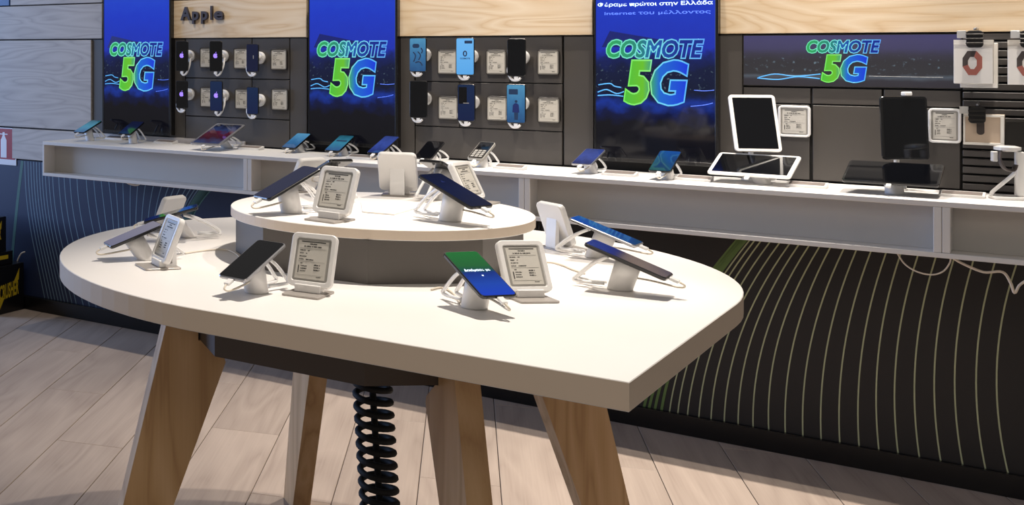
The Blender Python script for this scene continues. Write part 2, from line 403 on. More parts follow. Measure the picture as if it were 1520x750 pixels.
# dark grey panels, first bay
g0, g1 = zpx(350, 117), zpx(350, 175)
clad('gray_panel', 251, 275, ZS, ZH, 'gray_panel'); clad('gray_panel', 430, 456, ZS, ZH, 'gray_panel')
for a, b in ((275, 374), (374, 430)):
    clad('gray_panel', a, b, g0, ZH, 'gray_panel'); clad('gray_panel', a, b, g1, g0, 'gray_panel')
clad('gray_panel', 275, 430, ZS, g1, 'gray_panel')
# second bay
g0, g1 = zpx(720, 122.5), zpx(720, 191)
clad('gray_panel', 588, 616, ZS, ZH, 'gray_panel'); clad('gray_panel', 836, 882, ZS, ZH, 'gray_panel', g=.003)
for a, b in ((616, 757), (757, 835)): clad('gray_panel', a, b, g0, ZH, 'gray_panel')
for a, b in ((616, 682), (682, 835)): clad('gray_panel', a, b, g1, g0, 'gray_panel')
clad('gray_panel', 616, 835, ZS, g1, 'gray_panel')
# third bay
g0, g1 = zpx(1250, 131), zpx(1250, 156)
clad('gray_panel', 1065, 1103, ZS, ZH, 'gray_panel')
for a, b in ((1103, 1204), (1205, 1310), (1311, 1427)): clad('gray_panel', a, b, g1, g0, 'gray_panel')
clad('gray_panel', 1103, 1203, ZS, g1, 'gray_panel', g=.003); clad('gray_panel', 1205, 1427, ZS, g1, 'gray_panel', g=.003)
clad('gray_panel', 1103, 1427, g0, ZH, 'gray_panel', .006)
# slat wall
xs0 = X_at(1429, YW - .02); n = 19; pz = (ZH - ZS) / n
sv = mesh(*box_data(xs0, 1.75, YW - .022, YW - .0005, 0, pz - .0065, .002)); sv.materials.append(MATS['slat_gray'])
for k in range(n):
    o = bpy.data.objects.new('slat', sv); C.objects.link(o); o.parent = wall; o.location = (0, 0, ZS + k * pz + .003)
# printed panels under the counter
box('graphic_panel', -6.1, X_at(560, YW - .01), YW - .010, YW - .0005, .0, .828, 'graphic_navy', wall)
box('graphic_panel', X_at(561, YW - .01), 1.75, YW - .010, YW - .0005, .0, .828, 'graphic_black', wall)
bb = box('baseboard_back', -6.1, 1.75, YW - .035, YW - .0105, .0, .075, 'base_black', None, .003); tag(bb, 'black glossy baseboard along the back wall', 'baseboard', kind='structure')
def ribbon(P, wdt):
    """flat printed line on the wall plane through (x, z) points"""
    vs, fs = [], []
    for i, (x, z) in enumerate(P):
        q, r = P[max(i - 1, 0)], P[min(i + 1, len(P) - 1)]; t = Vector((r[0] - q[0], r[1] - q[1])).normalized(); nn = Vector((-t.y, t.x)) * wdt / 2
        for s in (1, -1): 
            vs += [(x + nn.x * s, YW - .0106, z + nn.y * s)]
        if i: fs.append((2 * i - 2, 2 * i, 2 * i + 1, 2 * i - 1))
    return vs, fs
def qcurve(a, b, c_, n=16):
    """parabola in (x,z) through three points, from top to bottom"""
    out = []
    (x0, z0), (x1, z1), (x2, z2) = a, b, c_
    for i in range(n + 1):
        z = z0 + (z2 - z0) * i / n
        x = x0 * (z - z1) * (z - z2) / ((z0 - z1) * (z0 - z2)) + x1 * (z - z0) * (z - z2) / ((z1 - z0) * (z1 - z2)) + x2 * (z - z0) * (z - z1) / ((z2 - z0) * (z2 - z1))
        out.append((x, z))
    return out
def wp(cx, cy, ox, oy, s):
    p = ony(ox + cx * s, oy + cy * s, YW - .0106); return (p.x, p.z)
right = [((1065, 105), (1012, 400), (1050, 705)), ((1005, 100), (955, 450), (986, 692)), ((945, 95), (895, 430), (922, 680)), ((890, 93), (838, 430), (860, 668)), ((840, 87), (783, 430), (800, 657)),
         ((790, 82), (728, 430), (740, 645)), ((742, 77), (677, 430), (686, 634)), ((702, 72), (627, 450), (630, 622)), ((660, 67), (575, 450), (576, 611)), ((620, 62), (527, 420), (524, 603)),
         ((584, 60), (480, 400), (473, 592)), ((547, 55), (432, 395), (424, 582)), ((517, 52), (390, 370), (378, 574)), ((487, 50), (352, 360), (334, 565)), ((458, 48), (316, 350), (292, 556)),
         ((432, 46), (284, 340), (253, 548)), ((405, 42), (252, 330), (216, 542)), ((378, 40), (222, 325), (182, 535)), ((352, 38), (195, 320), (150, 528)), ((335, 36), (172, 315), (123, 522)),
         ((322, 34), (154, 310), (100, 516)), ((312, 33), (138, 305), (78, 508)), ((304, 32), (126, 302), (60, 503)), ((297, 31), (114, 300), (44, 499)), ((290, 30), (104, 298), (30, 496))]
def ext(P):
    # run the line on under the counter and down to the baseboard
    P = [p for p in P]
    (x0, z0), (x1, z1) = P[0], P[1]; zt = .826; P.insert(0, (x0 + (x0 - x1) * (zt - z0) / (z0 - z1), zt)) if zt > z0 else None
    (x0, z0), (x1, z1) = P[-1], P[-2]; zb = .076; P.append((x0 + (x0 - x1) * (z0 - zb) / (z1 - z0), zb)) if zb < z0 else None
    return P
parts = []; pg = []
last = None
for i, (a, b, c_) in enumerate(right):
    cur = ext(qcurve(*[wp(p[0], p[1], 940, 340, .533) for p in (a, b, c_)]))
    (pg if i >= 21 else parts).append(ribbon(cur, .0045 if i < 21 else .009))
# lines that go on beyond the frame to the right
base = qcurve(*[wp(p[0], p[1], 940, 340, .533) for p in right[0]])
for k in range(1, 22): parts.append(ribbon(ext([(x + .072 * k + (.5 - z) * .012 * k, z) for x, z in base]), .0045))
o = link('line_print', mesh(*merge(parts)), 'line_pale', wall); o['kind'] = 'stuff'
o = link('line_print', mesh(*merge(pg)), 'line_green', wall); o['kind'] = 'stuff'
tops = [78, 92, 104, 116, 128, 140, 152, 165, 180, 196, 222, 245, 270, 300, 340, 372, 403, 435, 465, 497, 530, 562, 595, 630, 665, 695, 720, 745, 770, 790, 808, 822, 834, 845, 855, 864, 872]
parts = []; pg = []
for i, t in enumerate(tops):
    u = (t - 78) / (872 - 78)
    mid = (t + 14 + 6 * u - 75 * max(0, u - .45) * 2.2, 250); low = (t + 40 + 30 * u - 75 * max(0, u - .35) * 3.4, 400)
    cur = ext(qcurve(wp(t, 60 + 90 * u, 10, 230, .3468), wp(*mid, 10, 230, .3468), wp(*low, 10, 230, .3468)))
    (pg if u > .95 else parts).append(ribbon(cur, .0055 if u < .95 else .012))
pg.append(ribbon(ext(qcurve(wp(66, 30, 10, 230, .3468), wp(47, 190, 10, 230, .3468), wp(30, 360, 10, 230, .3468))), .02))
o = link('line_print', mesh(*merge(parts)), 'line_blue', wall); o['kind'] = 'stuff'
o = link('line_print', mesh(*merge(pg)), 'line_teal', wall); o['kind'] = 'stuff'

# ------------------------------------------------------------------ raised lettering on the first header
sg = empty('sign_lettering', (0, YW - .0255, 0), WALLROT, 'dark raised letters spelling Apple on the pale wooden header', 'lettering')
a = ony(268, 31, YW - .04); b = ony(331, 8, YW - .04)
za, zb = ony(300, 35, YW - .04).z, ony(300, 9, YW - .04).z
wd = b.x - a.x; xx = a.x
probe = []
for ch, f0, f1, y0, y1 in (('A', 0, .245, .2, .98), ('p', .28, .43, -.02, .70), ('p', .49, .64, -.02, .70), ('l', .71, .745, .2, 1.0), ('e', .79, 1.0, .18, .70)):
    text('letter', ch, xx + wd * f0, za + (zb - za) * y0, xx + wd * f1, za + (zb - za) * y1, .001, 'letter_dark', sg, bold=.03, extrude=.016)

# ------------------------------------------------------------------ portrait televisions
TVT = .055; TW, TVH = .425, .755; ZT = 1.018
def tvl(px, py):   # pixel on the right-hand television -> its local frame
    p = ony(px, py, YW - TVT); return p.x - X_at(882, YW - TVT), p.z - ZT
def make_tv(pxl, label, cap):
    x = X_at(pxl, YW - TVT); t = empty('television', (x, YW - TVT, ZT), WALLROT, label, 'television', 'portrait televisions on the back wall')
    b = .006
    link('cabinet', mesh(*box_data(0, TW, 0, TVH, -TVT + .001, -.0025, .003)), 'phone_black', t)
    for nm, q in (('bezel', (0, b, 0, TVH)), ('bezel', (TW - b * 1.6, TW, 0, TVH)), ('bezel', (b, TW - b * 1.6, 0, .014)), ('bezel', (b, TW - b * 1.6, TVH - b, TVH))):
        link(nm, mesh(*box_data(q[0], q[1], q[2], q[3], -.0025, .0, .0008)), 'phone_black', t)
    s = face('screen', TW - b * 2.6, TVH - b - .014, .001, -.0022, 'tv_picture', t, b + (TW - b * 2.6) / 2, .014 + (TVH - b - .014) / 2)
    (ax, ay), (bx_, by_) = tvl(900, 86.5), tvl(1045, 58)
    text('lettering', 'COSMOTE', ax, ay, bx_, by_, -.0015, 'neon_fill', s, shear=.22, bold=.055)
    text('neon_outline', 'COSMOTE', ax, ay, bx_, by_, -.0012, 'neon_line', s, shear=.22, bold=.055, outline=.0021)
    (ax, ay), (bx_, by_) = tvl(926, 155), tvl(1022, 89)
    text('lettering', '5G', ax, ay, bx_, by_, -.0015, 'five_fill', s, shear=.16, bold=.05)
    text('neon_outline', '5G', ax, ay, bx_, by_, -.0012, 'neon_five', s, shear=.16, bold=.05, outline=.0026)
    for pts in (((888, 126), (905, 124), (912, 128), (922, 130)), ((887, 137), (900, 133), (915, 139), (926, 136)), ((887, 142), (905, 141), (925, 143)), ((1025, 158), (1045, 156), (1058, 153)), ((1030, 134), (1045, 135), (1060, 134))):
        P = [Vector((*tvl(*q), -.0014)) for q in pts]; tube('light_trail', P, .0022 if pts[0][0] < 1000 else .0012, 'trail_cyan' if pts[0][0] < 1000 else 'caption_dim', s, 6, 5, flat=.3)
    rp = [Vector((*tvl(*q), 0)) for q in ((893, 70), (1040, 70), (1000, 62), (905, 46))]
    link('roof_print', mesh(*prism([(q.x, q.y) for q in rp], -.0018, -.0016)), 'roof_blue', s)
    if cap:
        (ax, ay), (bx_, by_) = tvl(887, 11.5), tvl(1058, 0)
        text('caption', 'Φέραμε πρώτοι στην Ελλάδα', ax, ay, bx_, by_, -.0014, 'caption_white', s, bold=.02)
        (ax, ay), (bx_, by_) = tvl(897, 23.5), tvl(1055, 14)
        text('caption', 'internet του μέλλοντος', ax, ay, bx_, by_, -.0014, 'caption_dim', s, bold=.02)
    return t
ramp_screen('neon_line', [(0, (110, 225, 170)), (.45, (120, 225, 225)), (1, (96, 170, 250))], coord='UV', axis=0, estr=1.0)
ramp_screen('neon_five', [(0, (120, 235, 90)), (.4, (140, 235, 120)), (.55, (110, 215, 250)), (1, (90, 180, 250))], coord='UV', axis=0, estr=1.0)
make_tv(153, 'portrait television beside the grey wood boards', False)
make_tv(457.5, 'portrait television between the two bays of wall phones', False)
make_tv(882, 'portrait television with a white caption above its neon lettering', True)

# ------------------------------------------------------------------ landscape advertising panel
yb = YW - .022
p0, p1 = ony(1103, 129, yb), ony(1427, 48, yb)
zb0, zb1 = ony(1265, 129.5, yb).z, ony(1265, 47.5, yb).z
bn = empty('advertising_panel', (p0.x, yb, zb0), WALLROT, 'wide night-scene advertising panel with neon lettering under the header', 'advert')
bw, bh = p1.x - p0.x, min(zb1, ZH - .004) - zb0
link('panel_frame', mesh(*box_data(0, bw, 0, bh, -.0155, -.001, .001)), 'tag_dark', bn)
s = face('print', bw - .004, bh - .004, .001, -.0009, 'banner_picture', bn, bw / 2, bh / 2)
def bl(px, py):
    p = ony(px, py, yb); return p.x - p0.x, p.z - zb0
(ax, ay), (bx_, by_) = bl(1197, 79), bl(1307, 59)
text('lettering', 'COSMOTE', ax, ay, bx_, by_, -.0003, 'neon_fill', s, shear=.22, bold=.055)
text('neon_outline', 'COSMOTE', ax, ay, bx_, by_, -.0002, 'neon_line', s, shear=.22, bold=.055, outline=.0013)
(ax, ay), (bx_, by_) = bl(1219, 122), bl(1288, 81)
text('lettering', '5G', ax, ay, bx_, by_, -.0003, 'five_fill', s, shear=.16, bold=.05)
text('neon_outline', '5G', ax, ay, bx_, by_, -.0002, 'neon_five', s, shear=.16, bold=.05, outline=.0016)
for pts in (((1126, 115), (1150, 110), (1180, 113), (1218, 110)), ((1124, 116), (1155, 118), (1185, 114), (1217, 117)), ((1290, 113), (1340, 114), (1400, 115))):
    tube('light_trail', [Vector((*bl(*q), -.0004)) for q in pts], (.0018 if pts[0][0] < 1200 else .0006), 'trail_cyan' if pts[0][0] < 1200 else 'clear_grey', s, 6, 5, flat=.25)

# ------------------------------------------------------------------ the wall counter
SZ = .982; SY = 4.70; SB = .806; XL = X_at(63, SY); XR = 1.6
sh = empty('wall_counter', (XL, SY, 0), label='long white wall counter with recessed front bays', cat='counter')
def sbox(name, x0, x1, y0, y1, z0, z1, m, c=.0015): return box(name, x0 - XL, x1 - XL, y0 - SY, y1 - SY, z0, z1, m, sh, c)
sbox('worktop', XL, XR, SY, YW - .026, SZ - .018, SZ, 'shelf_white', .002)
sbox('bottom_board', XL, XR, SY, YW - .026, SB, SB + .016, 'shelf_white')
sbox('end_panel', XL, XL + .012, SY, YW - .026, SB + .016, SZ - .018, 'shelf_white')
xd = [X_at(367, SY), X_at(778, SY), X_at(1398, SY), .95]
prev = XL + .012
for x in xd:
    sbox('divider', x - .021, x - .0006, SY + .001, SY + .10, SB + .0165, SZ - .0185, 'shelf_white')
    sbox('divider', x + .0006, x + .021, SY + .001, SY + .10, SB + .0165, SZ - .0185, 'shelf_white')
    sbox('back_panel', prev, x - .021, SY + .085, SY + .10, SB + .0165, SZ - .0185, 'shelf_panel', 0)
    prev = x + .021
sbox('back_panel', prev, XR, SY + .085, SY + .10, SB + .0165, SZ - .0185, 'shelf_panel', 0)

# ------------------------------------------------------------------ island table
TCX, TCY, TR, ZTAB, ZDISC = -1.3836, 2.9930, .8255, .90, 1.03
tb = empty('island_table', (TCX, TCY, 0), label='big white drop-shaped display table on four splayed wooden legs', cat='table')
out = [(TR, -TR)]
for k in range(0, 73): a = math.radians(270 * k / 72); out.append((TR * math.cos(a), TR * math.sin(a)))
top = link('tabletop', mesh(*prism(out, ZTAB - .05, ZTAB, .0015)), 'laminate', tb); top.data.materials.append(MATS['laminate_edge'])
for p in top.data.polygons:
    if abs(p.normal.z) < .5: p.material_index = 1
def octa(ap, rot=22.5): 
    r = ap / math.cos(PI / 8); return [(r * math.cos(math.radians(rot + 45 * k)), r * math.sin(math.radians(rot + 45 * k))) for k in range(8)]
link('apron', mesh(*prism(octa(.468), .70, ZTAB - .0502, .001)), 'apron_black', tb)
legp = [(.53, .8495), (.735, 0), (.638, 0), (.401, .642), (.406, .658), (.458, .6995), (.4725, .6995), (.4725, .8495)]
for a in (45, 135, 225, 315):
    ca, sa = math.cos(math.radians(a)), math.sin(math.radians(a)); th = .028
    lv = []
    for s_, ins in ((-th, .002), (-th + .002, 0), (th - .002, 0), (th, .002)):
        lv.append([(r * ca - s_ * sa, r * sa + s_ * ca, z) for r, z in legp])
    link('leg', mesh(*rings(lv)), 'ash_leg', tb)
# upper tier: octagonal plinth carrying the round disc
lv = prism(octa(.333), ZTAB + .0003, ZDISC - .0255, .001); link('plinth', mesh(*lv), 'plinth_gray', tb)
DR = .3817; dx, dy = -1.3976 - TCX + .012, 3.0190 - TCY
disc = link('round_tier', mesh(*lathe([(DR - .0015, ZDISC - .025), (DR, ZDISC - .0235), (DR, ZDISC - .0015), (DR - .0015, ZDISC)], 96, (dx, dy))), 'laminate', tb)
disc.data.materials.append(MATS['laminate_edge'])
for p in disc.data.polygons:
    if abs(p.normal.z) < .5: p.material_index = 1
# coiled cable
cc = empty('coiled_cable', (TCX - .013 * cT, TCY - .013 * sT, 0), label='black coiled power cable hanging under the island table', cat='cable')
def cx_at(z): return .028 * (.70 - z) / .45 * (1 if z > .2 else 1)
P = []
N = 20
for i in range(N * 20 + 1):
    z = .695 - i / 20 * .033; a = 2 * PI * i / 20
    P.append((cx_at(z) * cT + .044 * math.cos(a), cx_at(z) * sT + .044 * math.sin(a), z))
tube('coil', P, .0085, 'rubber_black', cc, 8, 0)
tube('inner_cord', [(cx_at(z) * cT, cx_at(z) * sT, z) for z in (.699, .5, .3, .1, .004)], .009, 'rubber_black', cc, 8, 4)

# ------------------------------------------------------------------ builders for the goods on display
def phone(pose, label, screen='screen_black', wdt=.074, ln=.155, body='phone_black', th=.008, border=.003, name='smartphone', cat='phone', group=None, extra=None, r=.010):
    x, y, z, yaw, tilt = pose
    t = empty(name, (x, y, z), (tilt, 0, yaw), label, cat, group)
    slab('body', wdt, ln, r, -th, 0, body, t, .0016)
    s = face('screen', wdt - 2 * border, ln - 2 * border, max(.002, r - border), .0001, screen, t)
    if extra: extra(t, s)
    return t
def stand(pose, foot, zs, label, th=.008, rad=.027, arm=(1, 1), group='white phone stands', cable=True, side=1, ln=.155, pl=None):
    """white post cut on the slant under a phone, with a looped security arm and a charging lead"""
    x, y, z, yaw, tilt = pose; fx, fy = foot
    st = empty('phone_stand', (fx, fy, zs), label=label, cat='stand', group=group)
    R = Matrix.Rotation(yaw, 3, 'Z') @ Matrix.Rotation(tilt, 3, 'X'); A, Lv, Nn = R @ Vector((1, 0, 0)), R @ Vector((0, 1, 0)), R @ Vector((0, 0, 1))
    c0 = Vector((x, y, z)) - Nn * (th + .0006); Of = Vector((fx, fy, zs))
    seg = 20; lv = []
    for k, (f, rr) in enumerate(((0, 1.0), (.06, 1.03), (.5, .98), (1, .95))):
        ring = []
        for i in range(seg):
            a = 2 * PI * i / seg; b0 = Of + Vector((rad * math.cos(a), rad * math.sin(a), .0004))
            t0 = Vector((x, y, 0)) + Vector((rad * .95 * math.cos(a), rad * .95 * math.sin(a), 0))
            t0.z = c0.z - ((t0.x - c0.x) * Nn.x + (t0.y - c0.y) * Nn.y) / Nn.z
            q = b0.lerp(t0, f); ring.append(q - Of)
        lv.append(ring)
    link('post', mesh(*rings(lv)), 'white_plastic', st, True)
    back = Vector((-math.sin(yaw), math.cos(yaw), 0))
    for s_ in (-1, 1):
        p0 = c0 + Lv * (ln * .22) + A * (s_ * .012) - Nn * .006
        p2 = Of + back * .085 + Vector((0, 0, .012)) + A * (s_ * .016)
        p3 = Of + back * .03 + Vector((0, 0, .012)) + A * (s_ * .010)
        p1 = p0.lerp(p2, .5) + Vector((0, 0, .012))
        tube('security_arm', [q - Of for q in (p0, p1, p2 + Vector((0, 0, .014)), p2 + back * .006, p3)], .0042, 'white_gloss', st, 8, 5)
    # plug under the lower edge and its lead
    e = c0 - Lv * ((pl or ln) / 2 + .0105) + Nn * (th * .5); q = []
    bxv, bxf = box_data(-.007, .007, -.010, .010, -.0035, .0035, .0012)
    pv = [(R @ Vector(v)) + e - Of for v in bxv]; link('plug', mesh(pv, bxf), 'white_gloss', st)
    if cable:
        e2 = e - Lv * .011
        tube('lead', [q - Of for q in (e2, e2 - Lv * .010 + A * .003 * side - Vector((0, 0, .004)), e2 + Lv * .004 + A * .008 * side - Vector((0, 0, .014)), e2.lerp(Of + Vector((0, 0, .03)), .5) + A * .010 * side - Vector((0, 0, .004)), Of + (e2 - Of).normalized() * rad * .6 + Vector((0, 0, .028)))], .0024, 'cable_white', st, 6, 5)
    return st
def eprint(parent, wd, ht, z, seed, cx=0, cy=0, m='ink', big=True):
    """rows of printed words, rules and prices on an e-paper price label"""
    rnd = random.Random(seed); parts = []
    def bar(x0, x1, y0, y1): parts.append(box_data(cx + x0 * wd, cx + x1 * wd, cy + y0 * ht, cy + y1 * ht, z, z + .00025))
    def word(x, y, n, hh):
        for k in range(n):
            bar(x + k * .026, x + k * .026 + rnd.choice((.016, .02, .023)), y + rnd.choice((0, .004)), y + hh * rnd.choice((.8, 1, 1)))
        return x + n * .026 + .02
    bar(-.40, .40, .455, .48)
    word(-.12, .395, 9, .032); xx = -.30
    for k in (2, 6, 2, 4, 5): xx = word(xx, .325, k, .036)
    bar(-.44, .44, .288, .291)
    for yy, nn in ((.225, (7, 3)), (.145, (5, 2)), (.065, (9,)), (-.015, (6, 10))):
        xx = -.42
        for k in nn: xx = word(xx, yy, k, .026) + .05
    bar(-.44, .44, -.055, -.052)
    word(-.36, -.12, 3, .028); bar(-.42, -.39, -.36, -.16)
    for yy in (-.19, -.255, -.32): word(-.34, yy, 6 + rnd.randint(0, 2), .028); xx = word(.10, yy + .04, 6, .036); word(xx, yy + .04, 1, .036)
    bar(-.44, .44, -.405, -.402); word(.22, -.45, 6, .022)
    o = link('printed_rows', mesh(*merge(parts)), m, parent); return o
def price_tag(pose, label, zs=None, wd=.105, ht=.122, frame='white_plastic', paper='eink', seed=1, group=None, legs=True, bez=.0125, th=.016, plate=(-.045, .05), name='price_tag'):
    x, y, z, yaw, tilt = pose
    t = empty(name, (x, y, z), (tilt, 0, yaw), label, 'price tag', group)
    # frame with a recessed window
    o1 = rrect(wd, ht, .013); o2 = rrect(wd - 2 * bez + .004, ht - 2 * bez + .004, .006); o3 = rrect(wd - 2 * bez, ht - 2 * bez, .005)
    o0 = rrect(wd - .004, ht - .004, .011)
    lv = [[(a, b, zz) for a, b in oo] for oo, zz in ((o0, -th), (o1, -th + .003), (o1, -.002), (o0, 0), (o2, 0), (o3, -.003))]
    link('frame', mesh(*rings(lv)), frame, t)
    bzl = link('bezel', mesh(*prism(rrect(wd - 2 * bez - .0006, ht - 2 * bez - .0006, .005), -.0028, -.0020)), 'eink_bezel', t)
    pw, ph = wd - 2 * bez - .010, ht - 2 * bez - .010
    d_ = face('display', pw, ph, .0008, -.0019, paper, t, 0, -.0005, .0003); eprint(d_, pw, ph, -.0015, seed)
    if legs:
        # base plate and rear strut, built upright in the tag's tilted frame
        Ri = (Matrix.Rotation(yaw, 3, 'Z') @ Matrix.Rotation(tilt, 3, 'X')).inverted(); Oz = Vector((x, y, z)); Rz = Matrix.Rotation(yaw, 3, 'Z')
        bot = Oz - (Matrix.Rotation(yaw, 3, 'Z') @ Matrix.Rotation(tilt, 3, 'X')) @ Vector((0, ht / 2, 0)); ctr = Vector((bot.x, bot.y, zs))
        def put(nm, vs, fs, m): return link(nm, mesh([Ri @ ((Rz @ Vector(v)) + ctr - Oz) for v in vs], fs), m, t)
        v, f = prism(rrect(.088, plate[1] - plate[0], .006, 4, 0, (plate[0] + plate[1]) / 2), .0004, .0045, .0006); put('base_plate', v, f, 'plate_metal')
        zt = (z - zs) ; yt = math.cos(tilt) * ht / 2 + math.sin(tilt) * th
        prof = [(yt - .004, zt + .018), (yt + .006, zt + .016), (.046, .010), (.046, .0046), (.004, .0046), (.004, .009), (.034, .0115)]
        hw = .020
        v, f = rings([[(-hw, a, b) for a, b in prof], [(hw, a, b) for a, b in prof]]); put('strut', v, f, 'white_gloss')
        hz = zt - math.sin(tilt) * ht / 2
        if hz > .006:
            v, f = box_data(-.030, .030, -.004, .012, .0046, hz + .004, .001); put('foot', v, f, 'white_plastic')
    return t
def deg(p): return p[:5]

# ---- on the round tier and the tabletop (poses solved from the photograph's corners: x, y, z, yaw, tilt)
T_ = ZTAB; D_ = ZDISC
def xy(px, py, z): 
    p = onz(px, py, z); return (p.x, p.y)
def p2_extra(t, s):
    text('screen_text', 'Δοκίμασε με', -.030, .004, .030, .015, .0006, 'caption_white', s, bold=.02)
    link('screen_dot', mesh(*lathe([(.0022, .0005), (.0022, .0007)], 10, (.002, -.010))), 'caption_white', s)
def p4_extra(t, s):
    link('screen_mark', mesh(*prism([(-.006, .038), (.006, .038), (0, .048)], .0005, .0007)), 'phone_violet', s)
P1 = (-1.389, 2.3795, .9793, -.1418, .4286); P2 = (-.9451, 2.5487, .9803, .9257, .4304); P3 = (-1.5156, 2.7674, 1.1122, -.4851, .4395); P4 = (-1.133, 2.8995, 1.1112, 1.2404, .3733)
P5 = (-.7631, 2.96, .9799, 1.5953, .3496); P6 = (-.9273, 3.3868, .9791, 1.5434, .3312); P7 = (-1.8509, 2.5627, .9691, -.6319, .3601); P8 = (-1.9462, 2.8799, .9821, -1.0, .30)
P9 = (-1.60, 3.17, 1.118, -2.2, .36); P10 = (-1.345, 3.36, 1.116, 3.0, .36)
gp = None
phone(P1, 'black phone with a pale rim slanted on the lower tabletop beside an upright price tag', 'screen_black', .080, .160, 'phone_silver')
phone(P2, 'phone with a lit green and blue screen on the lower tabletop', 'phone_green', .083, .161, extra=p2_extra)
phone(P3, 'dark phone on the round tier, overlapping the price tag beside it', 'screen_navy', .078, .172)
phone(P4, 'dark blue phone with a small triangle on its screen, on the round tier', 'phone_navy', .082, .172, extra=p4_extra)
phone(P5, 'navy phone slanted towards the square corner of the tabletop', 'screen_navy', .078, .178)
phone(P6, 'slim phone with a bright blue rim behind the navy phone on the tabletop', 'phone_deep', .075, .172, 'phone_silver')
phone(P7, 'phone with a pale lilac reflection painted on its screen at the rounded end of the tabletop', 'phone_lilac_reflection', .074, .152)
phone(P8, 'thin dark phone half hidden behind the grey-backed price tag at the rounded end', 'screen_black', .073, .160)
phone(P9, 'dark phone facing away at the rear of the round tier beside a leaning tag', 'screen_black', .074, .155)
phone(P10, 'dark phone facing the wall at the rear of the round tier', 'screen_navy', .074, .155)
for P, ft, zz, lb, ln in ((P1, xy(381, 434, T_), T_, 'white post stand under the black phone with the pale rim', .16), (P2, xy(704, 457, T_), T_, 'white post stand under the green and blue phone', .161),
                     (P3, xy(433, 316, D_), D_, 'white post stand under the dark phone overlapping a tag on the round tier', .172), (P4, xy(668, 328, D_), D_, 'white post stand under the phone with the triangle', .172),
                     (P5, xy(920, 430, T_), T_, 'white post stand near the square corner of the tabletop', .178), (P6, xy(884, 382, T_), T_, 'white stand under the slim blue-rimmed phone', .172),
                     (P7, xy(217, 385, T_), T_, 'white post stand at the rounded end of the tabletop', .152), (P8, xy(278, 352, T_), T_, 'white looped stand behind the tags at the rounded end', .16),
                     (P9, (-1.575, 3.15), D_, 'white stand of the phone that leans away beside a tag on the tier', .155), (P10, (-1.345, 3.33), D_, 'white stand of the phone that faces the wall on the tier', .155)):
    stand(P, ft, zz, lb, ln=ln, group='white phone stands on the island table')
price_tag((-1.2971, 2.4828, .9752, .0869, 1.219), 'white price tag standing beside the black phone with the pale rim', T_, .106, .122, seed=3)
price_tag((-.9239, 2.7625, .9698, .7854, 1.1108), 'white price tag with grey base behind the green and blue phone', T_, .106, .118, seed=4)
price_tag((-1.3768, 2.7552, 1.1038, -.1374, 1.1873), 'white price tag with a shaded display at the front of the round tier', D_, .106, .121, seed=5)
price_tag((-1.7282, 2.5338, .9734, -.6239, 1.185), 'price tag with a dark display turned sideways at the rounded end', T_, .104, .121, seed=6)
price_tag((-1.4645, 3.3244, 1.1044, 3.4324, 1.1277), 'price tag seen from behind with its strut, at the rear of the round tier', D_, .106, .122, seed=7)
price_tag((-1.0778, 3.489, .9736, 2.5217, 1.2207), 'price tag seen from behind on the tabletop, beside the blue-rimmed phone', T_, .104, .12, seed=8)
price_tag((-2.0649, 3.0389, .9607, -1.6791, 1.1332), 'grey-backed price tag leaning at the rounded end of the tabletop', T_, .101, .11, seed=9)
price_tag((-1.2582, 3.3162, 1.0914, 1.4622, 1.1005), 'beige-lit price tag turned away behind the phone with the triangle', D_, .104, .112, seed=10)
price_tag((-1.7144, 3.244, 1.0863, -1.9513, 1.0622), 'price tag showing its pale back at the outer edge of the round tier', D_, .1, .11, seed=11)
cdv = [xy(536, 301, D_), xy(626, 305, D_), xy(624, 309, D_), xy(585, 320, D_), xy(538, 316, D_)]
ctr = Vector((sum(p[0] for p in cdv) / 5, sum(p[1] for p in cdv) / 5, D_))
o = link('card_plate', mesh(*prism(list(reversed([(p[0] - ctr.x, p[1] - ctr.y) for p in cdv])), .0004, .004)), 'card_white'); o.location = ctr; tag(o, 'thin white plate lying flat on the round tier', 'plate')

# loose white leads lying on the tabletop
def lead(px_pts, z, label, r=.0024, name='charging_lead', m='cable_white', lift=()):
    P = [onz(a, b, z) + Vector((0, 0, r + .0006)) for a, b in px_pts]
    for i, dz in lift: P[i] = P[i] + Vector((0, 0, dz))
    b = P[0].copy(); b.z = z
    t = tube(name, [p - b for p in P], r, m, None, 6, 6); t.location = b; return tag(t, label, 'cable')
lead([(274, 378), (300, 374), (330, 372), (346, 376), (356, 384)], T_, 'white lead curling from the rounded end to the plinth')
lead([(640, 432), (654, 429), (668, 434), (678, 444), (682, 452)], T_, 'white lead looping to the green and blue phone', lift=())
lead([(868, 408), (850, 402), (836, 396), (822, 392), (812, 391)], T_, 'thin white lead running from the stand near the square corner')

# ---- phones and tablets on the wall counter
S_ = SZ
GS = 'white phone stands along the wall counter'
def sh_item(pose, ft, lab, slab_, screen, foot_px, **k):
    phone(pose, lab, screen, **k); stand(pose, xy(*foot_px, S_), S_, slab_, rad=.022, group=GS, ln=k.get('ln', .155), th=k.get('th', .008))
def s7_extra(t, s):
    slab('keypad_screen', .046, .036, .002, .0006, .0010, 'screen_black', s, 0, 0, .026)
    for r_ in range(4):
        for c_ in range(3): slab('key', .013, .009, .002, .0006, .0022, 'eink_bezel', s, 0, (c_ - 1) * .017, -.006 - r_ * .0125)
sh_item((-3.817, 4.8906, 1.0566, -.0644, .3611), 0, 'phone with a teal screen at the counter end by the grey boards', 'white stand under the teal phone at the counter end', 'phone_teal', (134, 209))
sh_item((-3.5465, 4.898, 1.0606, .0964, .3681), 0, 'dark phone below the television beside the grey wood boards', 'white stand of the dark phone by the grey wood boards', 'screen_navy', (198, 213))
